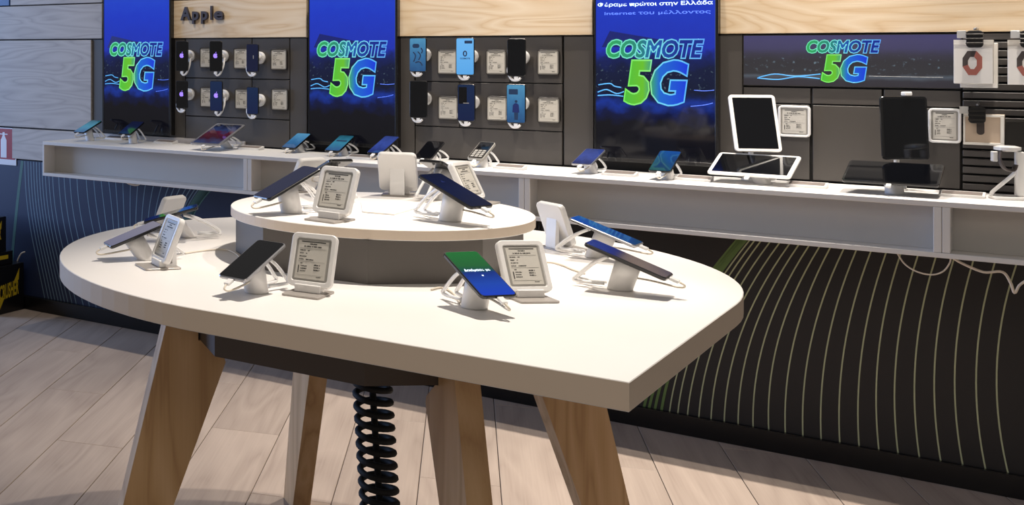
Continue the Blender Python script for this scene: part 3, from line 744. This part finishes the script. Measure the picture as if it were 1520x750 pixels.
sh_item((-2.6756, 4.9761, 1.0358, -.0462, .3869), 0, 'pale blue phone standing below the small bay with emblem phones', 'white stand of the pale blue phone on the counter', 'phone_blue', (446, 226))
sh_item((-2.4481, 4.9477, 1.0381, -.0351, .3902), 0, 'light blue phone with a dark bar, below the middle television', 'white stand of the light blue phone with the dark bar', 'phone_teal', (511, 231), extra=lambda t, s: slab('screen_bar', .05, .012, .002, .0005, .0007, 'print_dark', s, 0, 0, .02))
sh_item((-2.2348, 4.9231, 1.044, -.1607, .4346), 0, 'deep blue phone below the middle television, next to the black one', 'white stand of the deep blue phone below the middle television', 'phone_violet', (573, 236))
sh_item((-2.0135, 4.8777, 1.0378, .0044, .402), 0, 'black phone standing on the counter below the blue-screened wall phones', 'white stand of the black phone on the counter', 'screen_black', (646, 242))
sh_item((-1.7907, 4.8499, 1.049, -.1559, .5435), 0, 'black keypad phone with grey keys on the counter', 'white stand of the keypad phone', 'phone_black', (716, 248), wdt=.067, ln=.12, th=.012, extra=s7_extra, name='keypad_phone', body='eink_bezel')
sh_item((-1.3984, 4.8799, 1.0453, -.0852, .3238), 0, 'phone with a violet-blue screen below the captioned television', 'white stand of the violet-blue phone', 'phone_violet', (878, 257), body='phone_silver')
sh_item((-1.1271, 4.8393, 1.0483, -.0413, .4218), 0, 'phone with a glossy deep blue back, below the captioned television', 'white stand of the glossy deep blue phone', 'phone_deep', (992, 266))
def tablet(pose, wdt, ln, label, screen, body, foot=None, cat='tablet', border=.012, grp=None):
    t = phone(pose, label, screen, wdt, ln, body, .009, border, 'tablet', cat, grp, r=.012)
    return t
B1 = (-3.0207, 4.8627, 1.0561, -.027, .3529); B2 = (-.8598, 4.892, 1.0488, -.0636, .3745); B5 = (-.4616, 4.8391, 1.0518, -.0292, .3317)
B3 = (-.8686, 4.9665, 1.1902, .5213, 1.2404); B4 = (-.4395, 4.9542, 1.1915, .6847, 1.5024)
tablet(B1, .162, .241, 'dark tablet with a red and blue wallpaper slanted on the counter', 'tablet_red', 'phone_silver')
tablet(B2, .253, .169, 'white tablet lying slanted in front of the upright white tablet', 'screen_black', 'tablet_white')
tablet(B5, .254, .170, 'black tablet lying slanted in front of the upright black tablet', 'screen_black', 'phone_black', border=.007)
def hb(t, s): 
    pass
tablet(B3, .150, .210, 'white tablet standing upright against the dark panels', 'screen_black', 'tablet_white', border=.011)
tablet(B4, .150, .210, 'black tablet standing upright against the dark panels', 'screen_black', 'phone_black', border=.008)
GT = 'tablet stands on the wall counter'
stand(B1, xy(338, 220, S_), S_, 'white stand under the tablet with the red wallpaper', .009, .026, group=GT, ln=.15, pl=.243)
stand(B2, xy(1133, 273, S_), S_, 'stand under the slanted white tablet', .009, .026, group=GT, ln=.10, pl=.171, cable=False)
stand(B5, xy(1328, 288, S_), S_, 'stand under the slanted black tablet', .009, .026, group=GT, ln=.10, pl=.172, cable=False)
for B, lb in ((B3, 'slim rear stand holding up the white tablet'), (B4, 'slim rear stand holding up the black tablet')):
    R = Matrix.Rotation(B[3], 3, 'Z') @ Matrix.Rotation(B[4], 3, 'X'); Nn = R @ Vector((0, 0, 1)); cb = Vector(B[:3]) - Nn * .0105
    f = Vector((cb.x - Nn.x * .03, min(cb.y - Nn.y * .03, 5.035), S_)); st = empty('tablet_stand', f, label=lb, cat='stand', group=GT)
    link('base', mesh(*lathe([(.030, .0004), (.030, .006), (.024, .009)], 20)), 'white_plastic', st, False)
    tube('post', [Vector((0, 0, .005)), Vector((0, 0, .10)), Vector((0, 0, .17)), cb - f - Nn * .012], .008, 'white_plastic', st, 10, 6)
    v, fc = box_data(-.022, .022, -.03, .03, -.010, 0, .002); link('mount_plate', mesh([(R @ Vector(q)) + cb - f for q in v], fc), 'white_plastic', st)
    v, fc = box_data(-.012, .012, .098, .112, -.012, .012, .003)
    if B is B4: link('security_clip', mesh([(R @ Vector((q[0] + .01, q[1] + .0085, q[2]))) + Vector(B[:3]) - f for q in v], fc), 'white_gloss', st)
# low price strips lying on the counter
def strip(px, py, lab, wd=.115, dp=.05, yaw=0.0, m='white_plastic'):
    p = onz(px, py, S_); t = empty('price_strip', p, (0, 0, yaw), lab, 'price tag', 'low price strips on the counter')
    v = [(-wd / 2, -dp / 2, .0005), (wd / 2, -dp / 2, .0005), (wd / 2, dp / 2, .0005), (-wd / 2, dp / 2, .0005), (-wd / 2, -dp / 2, .008), (wd / 2, -dp / 2, .008), (wd / 2, dp / 2, .017), (-wd / 2, dp / 2, .017)]
    link('holder', mesh(v, [(3, 2, 1, 0), (4, 5, 6, 7), (0, 1, 5, 4), (2, 3, 7, 6), (0, 4, 7, 3), (1, 2, 6, 5)]), m, t)
    sl = math.atan2(.009, dp); a = math.cos(sl) * dp * .36; h_ = math.sin(sl) * dp * .36
    q = [(-wd * .44, -a, .0129 - h_), (wd * .44, -a, .0129 - h_), (wd * .44, a, .0129 + h_), (-wd * .44, a, .0129 + h_)]
    vs = q + [(x, y, z + .0005) for x, y, z in q]; link('label_face', mesh(vs, [(3, 2, 1, 0), (4, 5, 6, 7), (0, 1, 5, 4), (1, 2, 6, 5), (2, 3, 7, 6), (3, 0, 4, 7)]), 'strip_gray', t)
for px, py, lb in ((172, 207, 'low price strip between the teal and the dark phone'), (246, 213, 'low price strip beside the wristwatch stand'), (372, 222, 'low price strip beside the red-wallpaper tablet'), (536, 236, 'low price strip beside the light blue phone'), (757, 251, 'low price strip beside the keypad phone'), (920, 261, 'low price strip beside the violet-blue phone'),
               (1030, 268, 'low price strip beside the glossy deep blue phone'), (1198, 278, 'low price strip beside the slanted white tablet'), (1428, 292.5, 'low price strip beside the slanted black tablet')):
    strip(px, py, lb)
# small wristwatch on a stand
p = onz(250, 207, S_); ws = empty('watch_stand', p, label='dark wristwatch on a small stand below the television by the grey boards', cat='watch')
link('base', mesh(*lathe([(.022, .0004), (.022, .006), (.018, .008)], 18)), 'metal_dark', ws)
tube('stem', [(0, 0, .006), (.004, .008, .04), (0, .004, .075)], .006, 'metal_dark', ws, 8, 6)
tube('strap', [(-.012, -.012, .012), (-.022, -.012, .045), (-.012, -.014, .075), (.008, -.014, .085), (.022, -.010, .065), (.018, -.008, .035)], .008, 'rubber_black', ws, 8, 6, flat=.3)
link('watch_face', mesh([Matrix.Rotation(math.radians(35), 3, 'X') @ Vector(v) + Vector((0, -.012, .090)) for v in prism(rrect(.034, .038, .008), -.004, .004, .001)[0]], prism(rrect(.034, .038, .008), -.004, .004, .001)[1]), 'clear_grey', ws)

# ---- white watch stand at the right end
p = onz(1500, 296, S_); ws = empty('watch_stand', p, (0, 0, math.radians(20)), 'white watch stand with round top and diagonal brace beside the slat wall', 'stand')
link('base', mesh(*prism(rrect(.10, .07, .012), .0004, .010, .002)), 'white_gloss', ws)
link('post', mesh(*box_data(.012, .034, -.008, .010, .010, .150, .003)), 'white_gloss', ws)
tube('brace', [(-.045, 0, .012), (-.045, 0, .022), (.0, 0, .070), (.014, 0, .088)], .006, 'white_gloss', ws, 8, 5)
link('round_top', mesh(*lathe([(.020, .150), (.034, .155), (.034, .164), (.020, .168)], 24, (-.008, 0))), 'white_gloss', ws)
tube('strap', [(-.03, -.012, .150), (-.034, -.020, .125), (-.022, -.020, .098), (.0, -.018, .092), (.008, -.016, .110)], .012, 'strap_grey', ws, 8, 6, flat=.35)
link('buckle', mesh(*box_data(-.05, -.036, -.016, .004, .118, .150, .002)), 'white_gloss', ws)

# ---- phones and price tags mounted on the wall
YP = YW - .088
def emblem(t, s, sc_=.0125):
    # fruit-shaped emblem: body with two lobes and a bite, and a leaf
    pts = []
    for k in range(36):
        a = 2 * PI * k / 36; r = 1 - .10 * math.cos(2 * a + PI) * .4 - (.16 if abs(a - PI / 2) < .25 else 0) - (.10 if abs(a - 3 * PI / 2) < .2 else 0)
        x, y = r * math.cos(a) * .92, r * math.sin(a)
        dxx, dyy = x - 1.12, y - .12; dd = math.hypot(dxx, dyy)
        if dd < .48: x, y = 1.12 + dxx / dd * .48, .12 + dyy / dd * .48
        pts.append((x * sc_, y * sc_ + .002))
    link('emblem', mesh(*prism(pts, .0005, .0007)), 'logo_purple', s)
    lf = [(.02 * sc_, 1.05 * sc_), (.30 * sc_, 1.15 * sc_), (.42 * sc_, 1.55 * sc_), (.12 * sc_, 1.40 * sc_)]
    link('emblem_leaf', mesh(*prism([(a, b + .002) for a, b in lf], .0005, .0007)), 'logo_purple', s)
def wall_phone(px0, px1, py0, py1, label, mlabel, screen, extra=None, roll=0.0, body='phone_black', loop=1):
    a = X_at(px0, YP); b = X_at(px1, YP); xm = (px0 + px1) / 2; z1 = ony(xm, py0, YP).z; z0 = ony(xm, py1, YP).z
    wd_, ht_ = b - a, z1 - z0; cx_, cz = (a + b) / 2, (z0 + z1) / 2
    t = empty('smartphone', (cx_, YP, cz), (PI / 2, roll, 0), label, 'phone')
    slab('body', wd_, ht_, .009, -.008, 0, body, t, .0016); s = face('screen', wd_ - .005, ht_ - .006, .006, .0001, screen, t)
    if extra: extra(t, s)
    m = empty('phone_mount', (cx_, YW - .0155, cz), WALLROT, mlabel, 'mount', 'round white phone mounts on the wall panels')
    link('wall_disc', mesh(*lathe([(.030, .0), (.030, .010), (.026, .013)], 24)), 'white_gloss', m)
    dep = (YW - .0155) - YP - .0085
    link('arm', mesh(*lathe([(.014, .013), (.014, dep - .008), (.020, dep - .004), (.020, dep)], 18)), 'white_plastic', m)
    h2 = ht_ / 2
    if loop == 1: P = [(.016, -.012, .015), (.030, -.030, dep - .02), (.032, -h2 * .7, dep - .01), (.022, -h2 - .010, dep), (.006, -h2 - .020, dep + .002), (-.008, -h2 - .006, dep + .004)]
    else: P = [(-.020, -.010, .015), (-.036, -.030, dep - .02), (-.036, -h2 * .8, dep - .004), (-.020, -h2 - .014, dep), (.004, -h2 - .016, dep + .003), (.016, -h2 - .006, dep + .005)]
    tube('security_loop', P, .0052, 'white_gloss', m, 8, 6)
    link('plug', mesh(*box_data(-.009, .007, -h2 - .014, -h2 - .001, dep + .001, dep + .008, .001)), 'white_gloss', m)
def pat1(t, s):
    slab('screen_patch', .030, .018, .008, .0005, .0007, 'print_dark', s, 0, -.008, .038)
    for k, P in enumerate((((-.02, .012), (-.01, -.004), (-.018, -.03)), ((.0, .014), (.012, -.002), (.004, -.022)), ((-.012, -.034), (.008, -.03), (.02, -.046)), ((.014, .03), (.02, .018), (.016, .006)))):
        tube('screen_stroke', [(x, y, .0006) for x, y in P], .0028, 'print_dark', s, 6, 5, flat=.1)
def pat2(t, s):
    link('screen_ring', mesh(*tube_data(smooth_path([(.0065 * math.cos(a), .010 * math.sin(a) + .012, .0006) for a in [2 * PI * k / 12 for k in range(12)]], 2, True), .0026, 6, True, .2)), 'print_dark', s)
    text('screen_text', 'COSMOTE', -.021, -.012, .021, -.005, .0006, 'print_dark', s, bold=.03)
    slab('screen_badge', .032, .012, .002, .0005, .0007, 'print_dark', s, 0, .014, .060)
def pat6(t, s):
    slab('screen_patch', .036, .022, .002, .0005, .0007, 'print_dark', s, 0, -.010, .048)
    parts = [prism([(-.006, -.066), (.008, -.066), (.009, -.036), (-.007, -.036)], .0005, .0007), prism([(-.014, -.036), (.014, -.036), (.011, -.004), (.004, .002), (-.004, .002), (-.012, -.006)], .0005, .00068), lathe([(.0058, .0005), (.0058, .0007)], 12, (.001, .009))]
    link('screen_figure', mesh(*merge(parts[:1] + parts[2:])), 'print_dark', s); link('screen_figure', mesh(*parts[1]), 'phone_violet', s)
def pat5(t, s):
    slab('screen_patch', .034, .07, .001, .0005, .0007, 'screen_black', s, 0, -.014, .03); slab('screen_bar', .024, .003, .0005, .0008, .001, 'eink_bezel', s, 0, 0, -.002)
def pat3(t, s): slab('screen_bar', .004, .016, .0005, .0005, .0007, 'eink_bezel', s, 0, .006, .004)
A = [((261, 278.6, 61, 105.5), 'black phone with purple emblem, top row, beside the television by the wood boards', 'upper mount beside the television by the wood boards', 'screen_black', emblem, 1), ((310.7, 329, 61, 106), 'black phone with purple emblem, in the middle of the top row', 'mount of the middle emblem phone, top row', 'screen_black', emblem, 1), ((365.5, 383.5, 65, 107), 'dark phone without emblem, above the plain blue phone', 'mount of the dark phone without emblem', 'screen_navy', pat3, 0),
     ((261, 278, 120, 161), 'black phone with purple emblem, bottom row, beside the television by the wood boards', 'lower mount beside the television by the wood boards', 'screen_black', emblem, 0), ((311.5, 330, 120, 165), 'blue phone with pale emblem, in the middle of the bottom row', 'mount of the blue phone with the emblem', 'apple_blue', emblem, 1), ((366, 383.5, 129, 170), 'plain blue phone without emblem, bottom row', 'mount of the plain blue phone', 'apple_blue', None, 0)]
Bp = [((607.7, 632.7, 56, 106.7), 'wall phone with a patterned blue screen', 'mount of the phone with the patterned blue screen', 'phone_blue', pat1, 0), ((676.7, 704, 56, 111.7), 'wall phone with a plain sky-blue screen and dark ring sign', 'mount of the sky-blue phone', 'phone_sky', pat2, 0), ((752.7, 780, 57.3, 113.3), 'glossy black wall phone above the phone showing a figure', 'mount of the black phone above the figure phone', 'screen_black', None, 0),
      ((608, 634, 120, 175), 'black wall phone below the patterned blue phone', 'mount of the black phone below the patterned one', 'screen_black', None, 0), ((679, 705, 125, 180), 'navy wall phone below the sky-blue phone', 'mount of the navy phone below the sky-blue one', 'apple_blue', pat5, 0), ((751.7, 780, 125, 183), 'wall phone showing a small standing figure on a blue screen', 'mount of the phone showing a figure', 'phone_blue', pat6, 0)]
for (q, lb, ml, scn, ex, lp) in A + Bp:
    wall_phone(*q, lb, 'round white ' + ml, scn, ex, loop=lp)
def wall_tag(px0, px1, py0, py1, label, dark=True, y=None, seed=1, wd=None):
    yy = YW - .030; a = X_at(px0, yy); b = X_at(px1, yy) if wd is None else a + wd; xm = (px0 + px1) / 2; z1 = ony(xm, py0, yy).z; z0 = ony(xm, py1, yy).z
    t = price_tag(((a + b) / 2, yy, (z0 + z1) / 2, 0, PI / 2), label, None, b - a, z1 - z0, 'tag_dark' if dark else 'white_gloss', 'eink', seed, 'price tags mounted on the wall panels', False, .0035 if dark else .0085, .0140)
    return t
k = 20
for q, lb in (((296, 318, 71, 101), 'wall price tag between the two emblem phones of the top row'), ((346, 368, 71.5, 102.5), 'wall price tag partly behind the dark phone without emblem'), ((401, 425.5, 73, 104), 'wall price tag at the end of the top row in the small bay'),
              ((296.5, 319, 129.5, 159.5), 'wall price tag between the two emblem phones of the bottom row'), ((348, 370, 132, 162.5), 'wall price tag partly behind the plain blue phone'), ((402, 427, 132, 164), 'wall price tag at the end of the bottom row in the small bay'),
              ((648.5, 678.5, 74, 110.5), 'wall price tag between the patterned and the sky-blue phone'), ((720.5, 751.5, 74, 111), 'wall price tag between the sky-blue and the black wall phone'), ((796.5, 830, 74, 111.5), 'wall price tag at the end of the top row in the large bay'),
              ((649.5, 680, 143, 178), 'wall price tag between the lower black and the navy phone'), ((721.5, 753, 143, 180), 'wall price tag between the navy phone and the figure phone'), ((797, 831, 144.5, 183), 'wall price tag at the end of the bottom row in the large bay')):
    wall_tag(*q, lb, True, seed=k); k += 1
wall_tag(1154.7, 1203, 157, 203.5, 'white-framed price tag beside the upright white tablet', False, seed=40)
wall_tag(1377.5, 1427, 161, 212.5, 'white-framed price tag beside the upright black tablet', False, seed=41)

# ---- boxed watches hanging on the slat wall
def ring_print(parent, cx_, cy, w_, h_, z):
    outer = [(w_ * x, h_ * y) for x, y in ((-.5, .2), (-.25, .5), (.2, .5), (.5, .25), (.5, -.2), (.2, -.5), (-.2, -.5), (-.5, -.15))]
    inner = [(x * .45, y * .5) for x, y in outer]; n_ = 8
    for nm, rng, m in (('watch_print', (7, 0, 1), 'strap_grey'), ('watch_print', (2, 3, 4, 5, 6), 'strap_pink')):
        vs = []; fs = []
        for i in rng:
            j = (i + 1) % n_; o_ = len(vs)
            vs += [(cx_ + outer[i][0], cy + outer[i][1], z), (cx_ + outer[j][0], cy + outer[j][1], z), (cx_ + inner[j][0], cy + inner[j][1], z), (cx_ + inner[i][0], cy + inner[i][1], z)]; fs.append((o_ + 3, o_ + 2, o_ + 1, o_))
        vs2 = vs + [(x, y, zz + .0003) for x, y, zz in vs]; L_ = len(vs); fs2 = fs + [tuple(L_ + q for q in reversed(f)) for f in fs]
        link(nm, mesh(vs2, fs2), m, parent)
def hang_box(px0, px1, py0, py1, y, dep, label, m, kind, px_hook=None):
    a, b = X_at(px0, y), X_at(px1, y); xm = (px0 + px1) / 2; z1, z0 = ony(xm, py0, y).z, ony(xm, py1, y).z
    t = empty('boxed_watch', ((a + b) / 2, y, (z0 + z1) / 2), WALLROT, label, 'box'); w_, h_ = b - a, z1 - z0
    link('carton', mesh(*box_data(-w_ / 2, w_ / 2, -h_ / 2, h_ / 2, -dep, 0, .0015)), m, t)
    if kind == 'watch': ring_print(t, -.002, -.004, w_ * .50, h_ * .55, .0002); link('hang_tab', mesh(*box_data(-w_ / 2, w_ / 2, h_ / 2 - .016, h_ / 2, 0, .0012)), 'card_white', t)
    if kind == 'sleeve':
        for q in ((-w_ / 2, w_ / 2, -h_ / 2, -h_ / 2 + .008), (-w_ / 2, w_ / 2, h_ / 2 - .008, h_ / 2), (w_ / 2 - .010, w_ / 2, -h_ / 2 + .008, h_ / 2 - .008), (-w_ / 2, -w_ / 2 + .005, -h_ / 2 + .008, h_ / 2 - .008)):
            link('white_rim', mesh(*box_data(q[0], q[1], q[2], q[3], 0, .006, .001)), 'card_white', t)
        slab('strap_print', .020, .045, .009, .0002, .0006, 'strap_grey', t, 0, -.008, .006)
    if kind == 'dark': slab('hang_slot', .05, .008, .004, .0002, .0006, 'clear_grey', t, 0, .02, h_ / 2 - .018)
    return t
hang_box(1425, 1481, 64, 130.5, YW - .075, .028, 'rear white watch box hanging behind the front one on the slat wall', 'card_white', 'plain')
hang_box(1415.5, 1474, 59, 124.5, YW - .135, .050, 'white box with a pink strapped watch on its front, on the slat wall', 'card_white', 'watch')
hang_box(1495.5, 1556, 59, 126, YW - .135, .050, 'white box with a grey watch on its front, beside the pink-watch box', 'card_white', 'watch')
hang_box(1430, 1491, 170, 215.5, YW - .075, .045, 'beige watch box with a white rim on the lower slat wall', 'card_beige', 'sleeve')
hang_box(1492, 1560, 181, 219, YW - .075, .045, 'dark grey box with a hanging slot on the lower slat wall', 'metal_dark', 'dark')
def hook(px, py0, py1, y, label):
    a = ony(px, (py0 + py1) / 2, y - .002); z1, z0 = ony(px, py0, y).z, ony(px, py1, y).z; hh = z1 - z0; dep = (YW - .0225) - a.y
    t = empty('security_hook', a, WALLROT, label, 'hook')
    link('lock', mesh(*prism(rrect(.042, hh * .9, .010), .002, .030, .002)), 'rubber_black', t)
    for kk in (-1, 0, 1): link('lock_rib', mesh(*box_data(-.022, .022, kk * .014 - .003, kk * .014 + .003, .030, .034, .001)), 'metal_dark', t)
    tube('prong', [(0, hh * .5 + .004, -dep), (0, hh * .5 + .006, -dep * .5), (0, hh * .5 + .002, .010)], .004, 'phone_silver', t, 8, 4)
    link('ticket_holder', mesh(*box_data(-.045, -.022, hh * .05, hh * .45, .012, .016, .001)), 'clear_grey', t)
hook(1447.5, 44, 72, YW - .14, 'black locking hook of the pink-watch box')
hook(1528, 44, 72, YW - .14, 'black locking hook of the grey-watch box')
hook(1451, 157, 184, YW - .085, 'black locking hook of the beige watch box')

# ---- fire extinguisher sign
p = ony(24.5, 246, YW - .011); q = ony(-22, 188, YW - .011)
fs_ = empty('extinguisher_sign', ((p.x + q.x) / 2, YW - .0112, (p.z + q.z) / 2), WALLROT, 'red and white fire extinguisher sign tucked behind the grey boards', 'sign')
w_, h_ = p.x - q.x, q.z - p.z
fs_.location.z -= .0
link('plate', mesh(*box_data(-w_ / 2, w_ / 2, -h_ / 2, h_ / 2, 0, .003)), 'sign_white', fs_)
link('red_field', mesh(*box_data(-w_ / 2 + .01, w_ / 2 - .008, -h_ / 2 + .032, h_ / 2 - .005, .003, .0036)), 'sign_red', fs_)
cxs = X_at(6, YW - .0112) - (p.x + q.x) / 2
bt = [(-.022, -.07), (.022, -.07), (.022, .03), (.008, .055), (.008, .075), (-.008, .075), (-.008, .055), (-.022, .03)]
link('extinguisher_symbol', mesh(*prism([(cxs + x, y + .005) for x, y in bt], .0036, .004)), 'sign_white', fs_)
link('extinguisher_symbol', mesh(*box_data(cxs - .03, cxs + .03, .066, .072, .0036, .0039)), 'sign_white', fs_)

# ---- black cartons at the far left
def carton(x1, y0, y1, z0, z1, label, depth=.36, kind='logo'):
    t = empty('carton', (x1, (y0 + y1) / 2, z0), (PI / 2, 0, PI / 2), label, 'box')   # local x -> +y, local y -> up, local z -> +x
    wd_, h_ = y1 - y0, z1 - z0
    link('body', mesh(*box_data(-wd_ / 2, wd_ / 2, .0004, h_, -depth, 0, .002)), 'box_black', t)
    if kind == 'logo':
        link('emblem_spike', mesh(*prism([(wd_ * .14, h_ * .62), (wd_ * .32, h_ * .66), (wd_ * .34, h_ * .90)], .0003, .0006)), 'box_yellow', t)
        link('emblem_spike', mesh(*prism([(-wd_ * .34, h_ * .08), (-wd_ * .16, h_ * .34), (-wd_ * .32, h_ * .32)], .0003, .0006)), 'box_yellow', t)
        text('lettering', 'CRUSHER', -wd_ * .33, h_ * .32, wd_ * .32, h_ * .64, .0004, 'box_yellow', t, bold=.03)
        for v in t.children[-1].data.vertices: v.co.y += v.co.x * .12
    else: link('stripe', mesh(*box_data(-wd_ / 2 + .01, wd_ * .3, h_ * .45, h_ * .75, .0003, .0006)), 'box_yellow', t)
carton(-4.40, 4.815, 5.06, 0, .262, 'lower black carton with yellow jagged lettering on the floor', kind='logo')
carton(-4.42, 4.79, 4.99, .2625, .335, 'flat black carton with a yellow stripe in the stack', kind='stripe')
carton(-4.42, 4.70, 4.935, .3355, .53, 'topmost black carton with yellow lettering in the stack', kind='logo')

# ---- leads drooping under the counter
def under(px_pts, y, label, r):
    P = [ony(a, b, y) for a, b in px_pts]; b = P[0].copy()
    t = tube('drooping_cable', [p_ - b for p_ in P], r, 'cable_white', None, 6, 6); t.location = b; tag(t, label, 'cable')
under([(1331, 374), (1342, 391), (1360, 403), (1383, 408), (1400, 403), (1410, 390), (1411, 380)], 4.78, 'white cable sagging in a loop under the counter divider', .0026)
under([(1411, 381), (1430, 392), (1460, 404), (1488, 404), (1500, 420), (1506, 435), (1513, 424), (1524, 416)], 4.78, 'thick white cable hanging in a kink under the counter end', .0042)
under([(182, 264), (190, 272), (203, 275), (210, 270), (213, 264)], 4.82, 'white cable loop drooping under the counter bay by the grey boards', .005)

# ---- small coiled lead between counter and tag, and a cable end by the cartons
p0 = ony(768, 334, 4.84); p1 = ony(815, 336, 4.84)
P = [p0.lerp(p1, i / 144) - p0 + Vector((0, .017 * math.sin(2 * PI * i / 16), .017 * math.cos(2 * PI * i / 16))) for i in range(145)]
t = tube('coiled_lead', P, .0035, 'metal_dark', None, 6, 0); t.location = p0; tag(t, 'short dark coiled lead slung under the counter', 'cable')
under([(25, 390), (28, 382), (32, 376), (37, 374)], 5.065, 'short white cable end hanging beside the black cartons', .004)
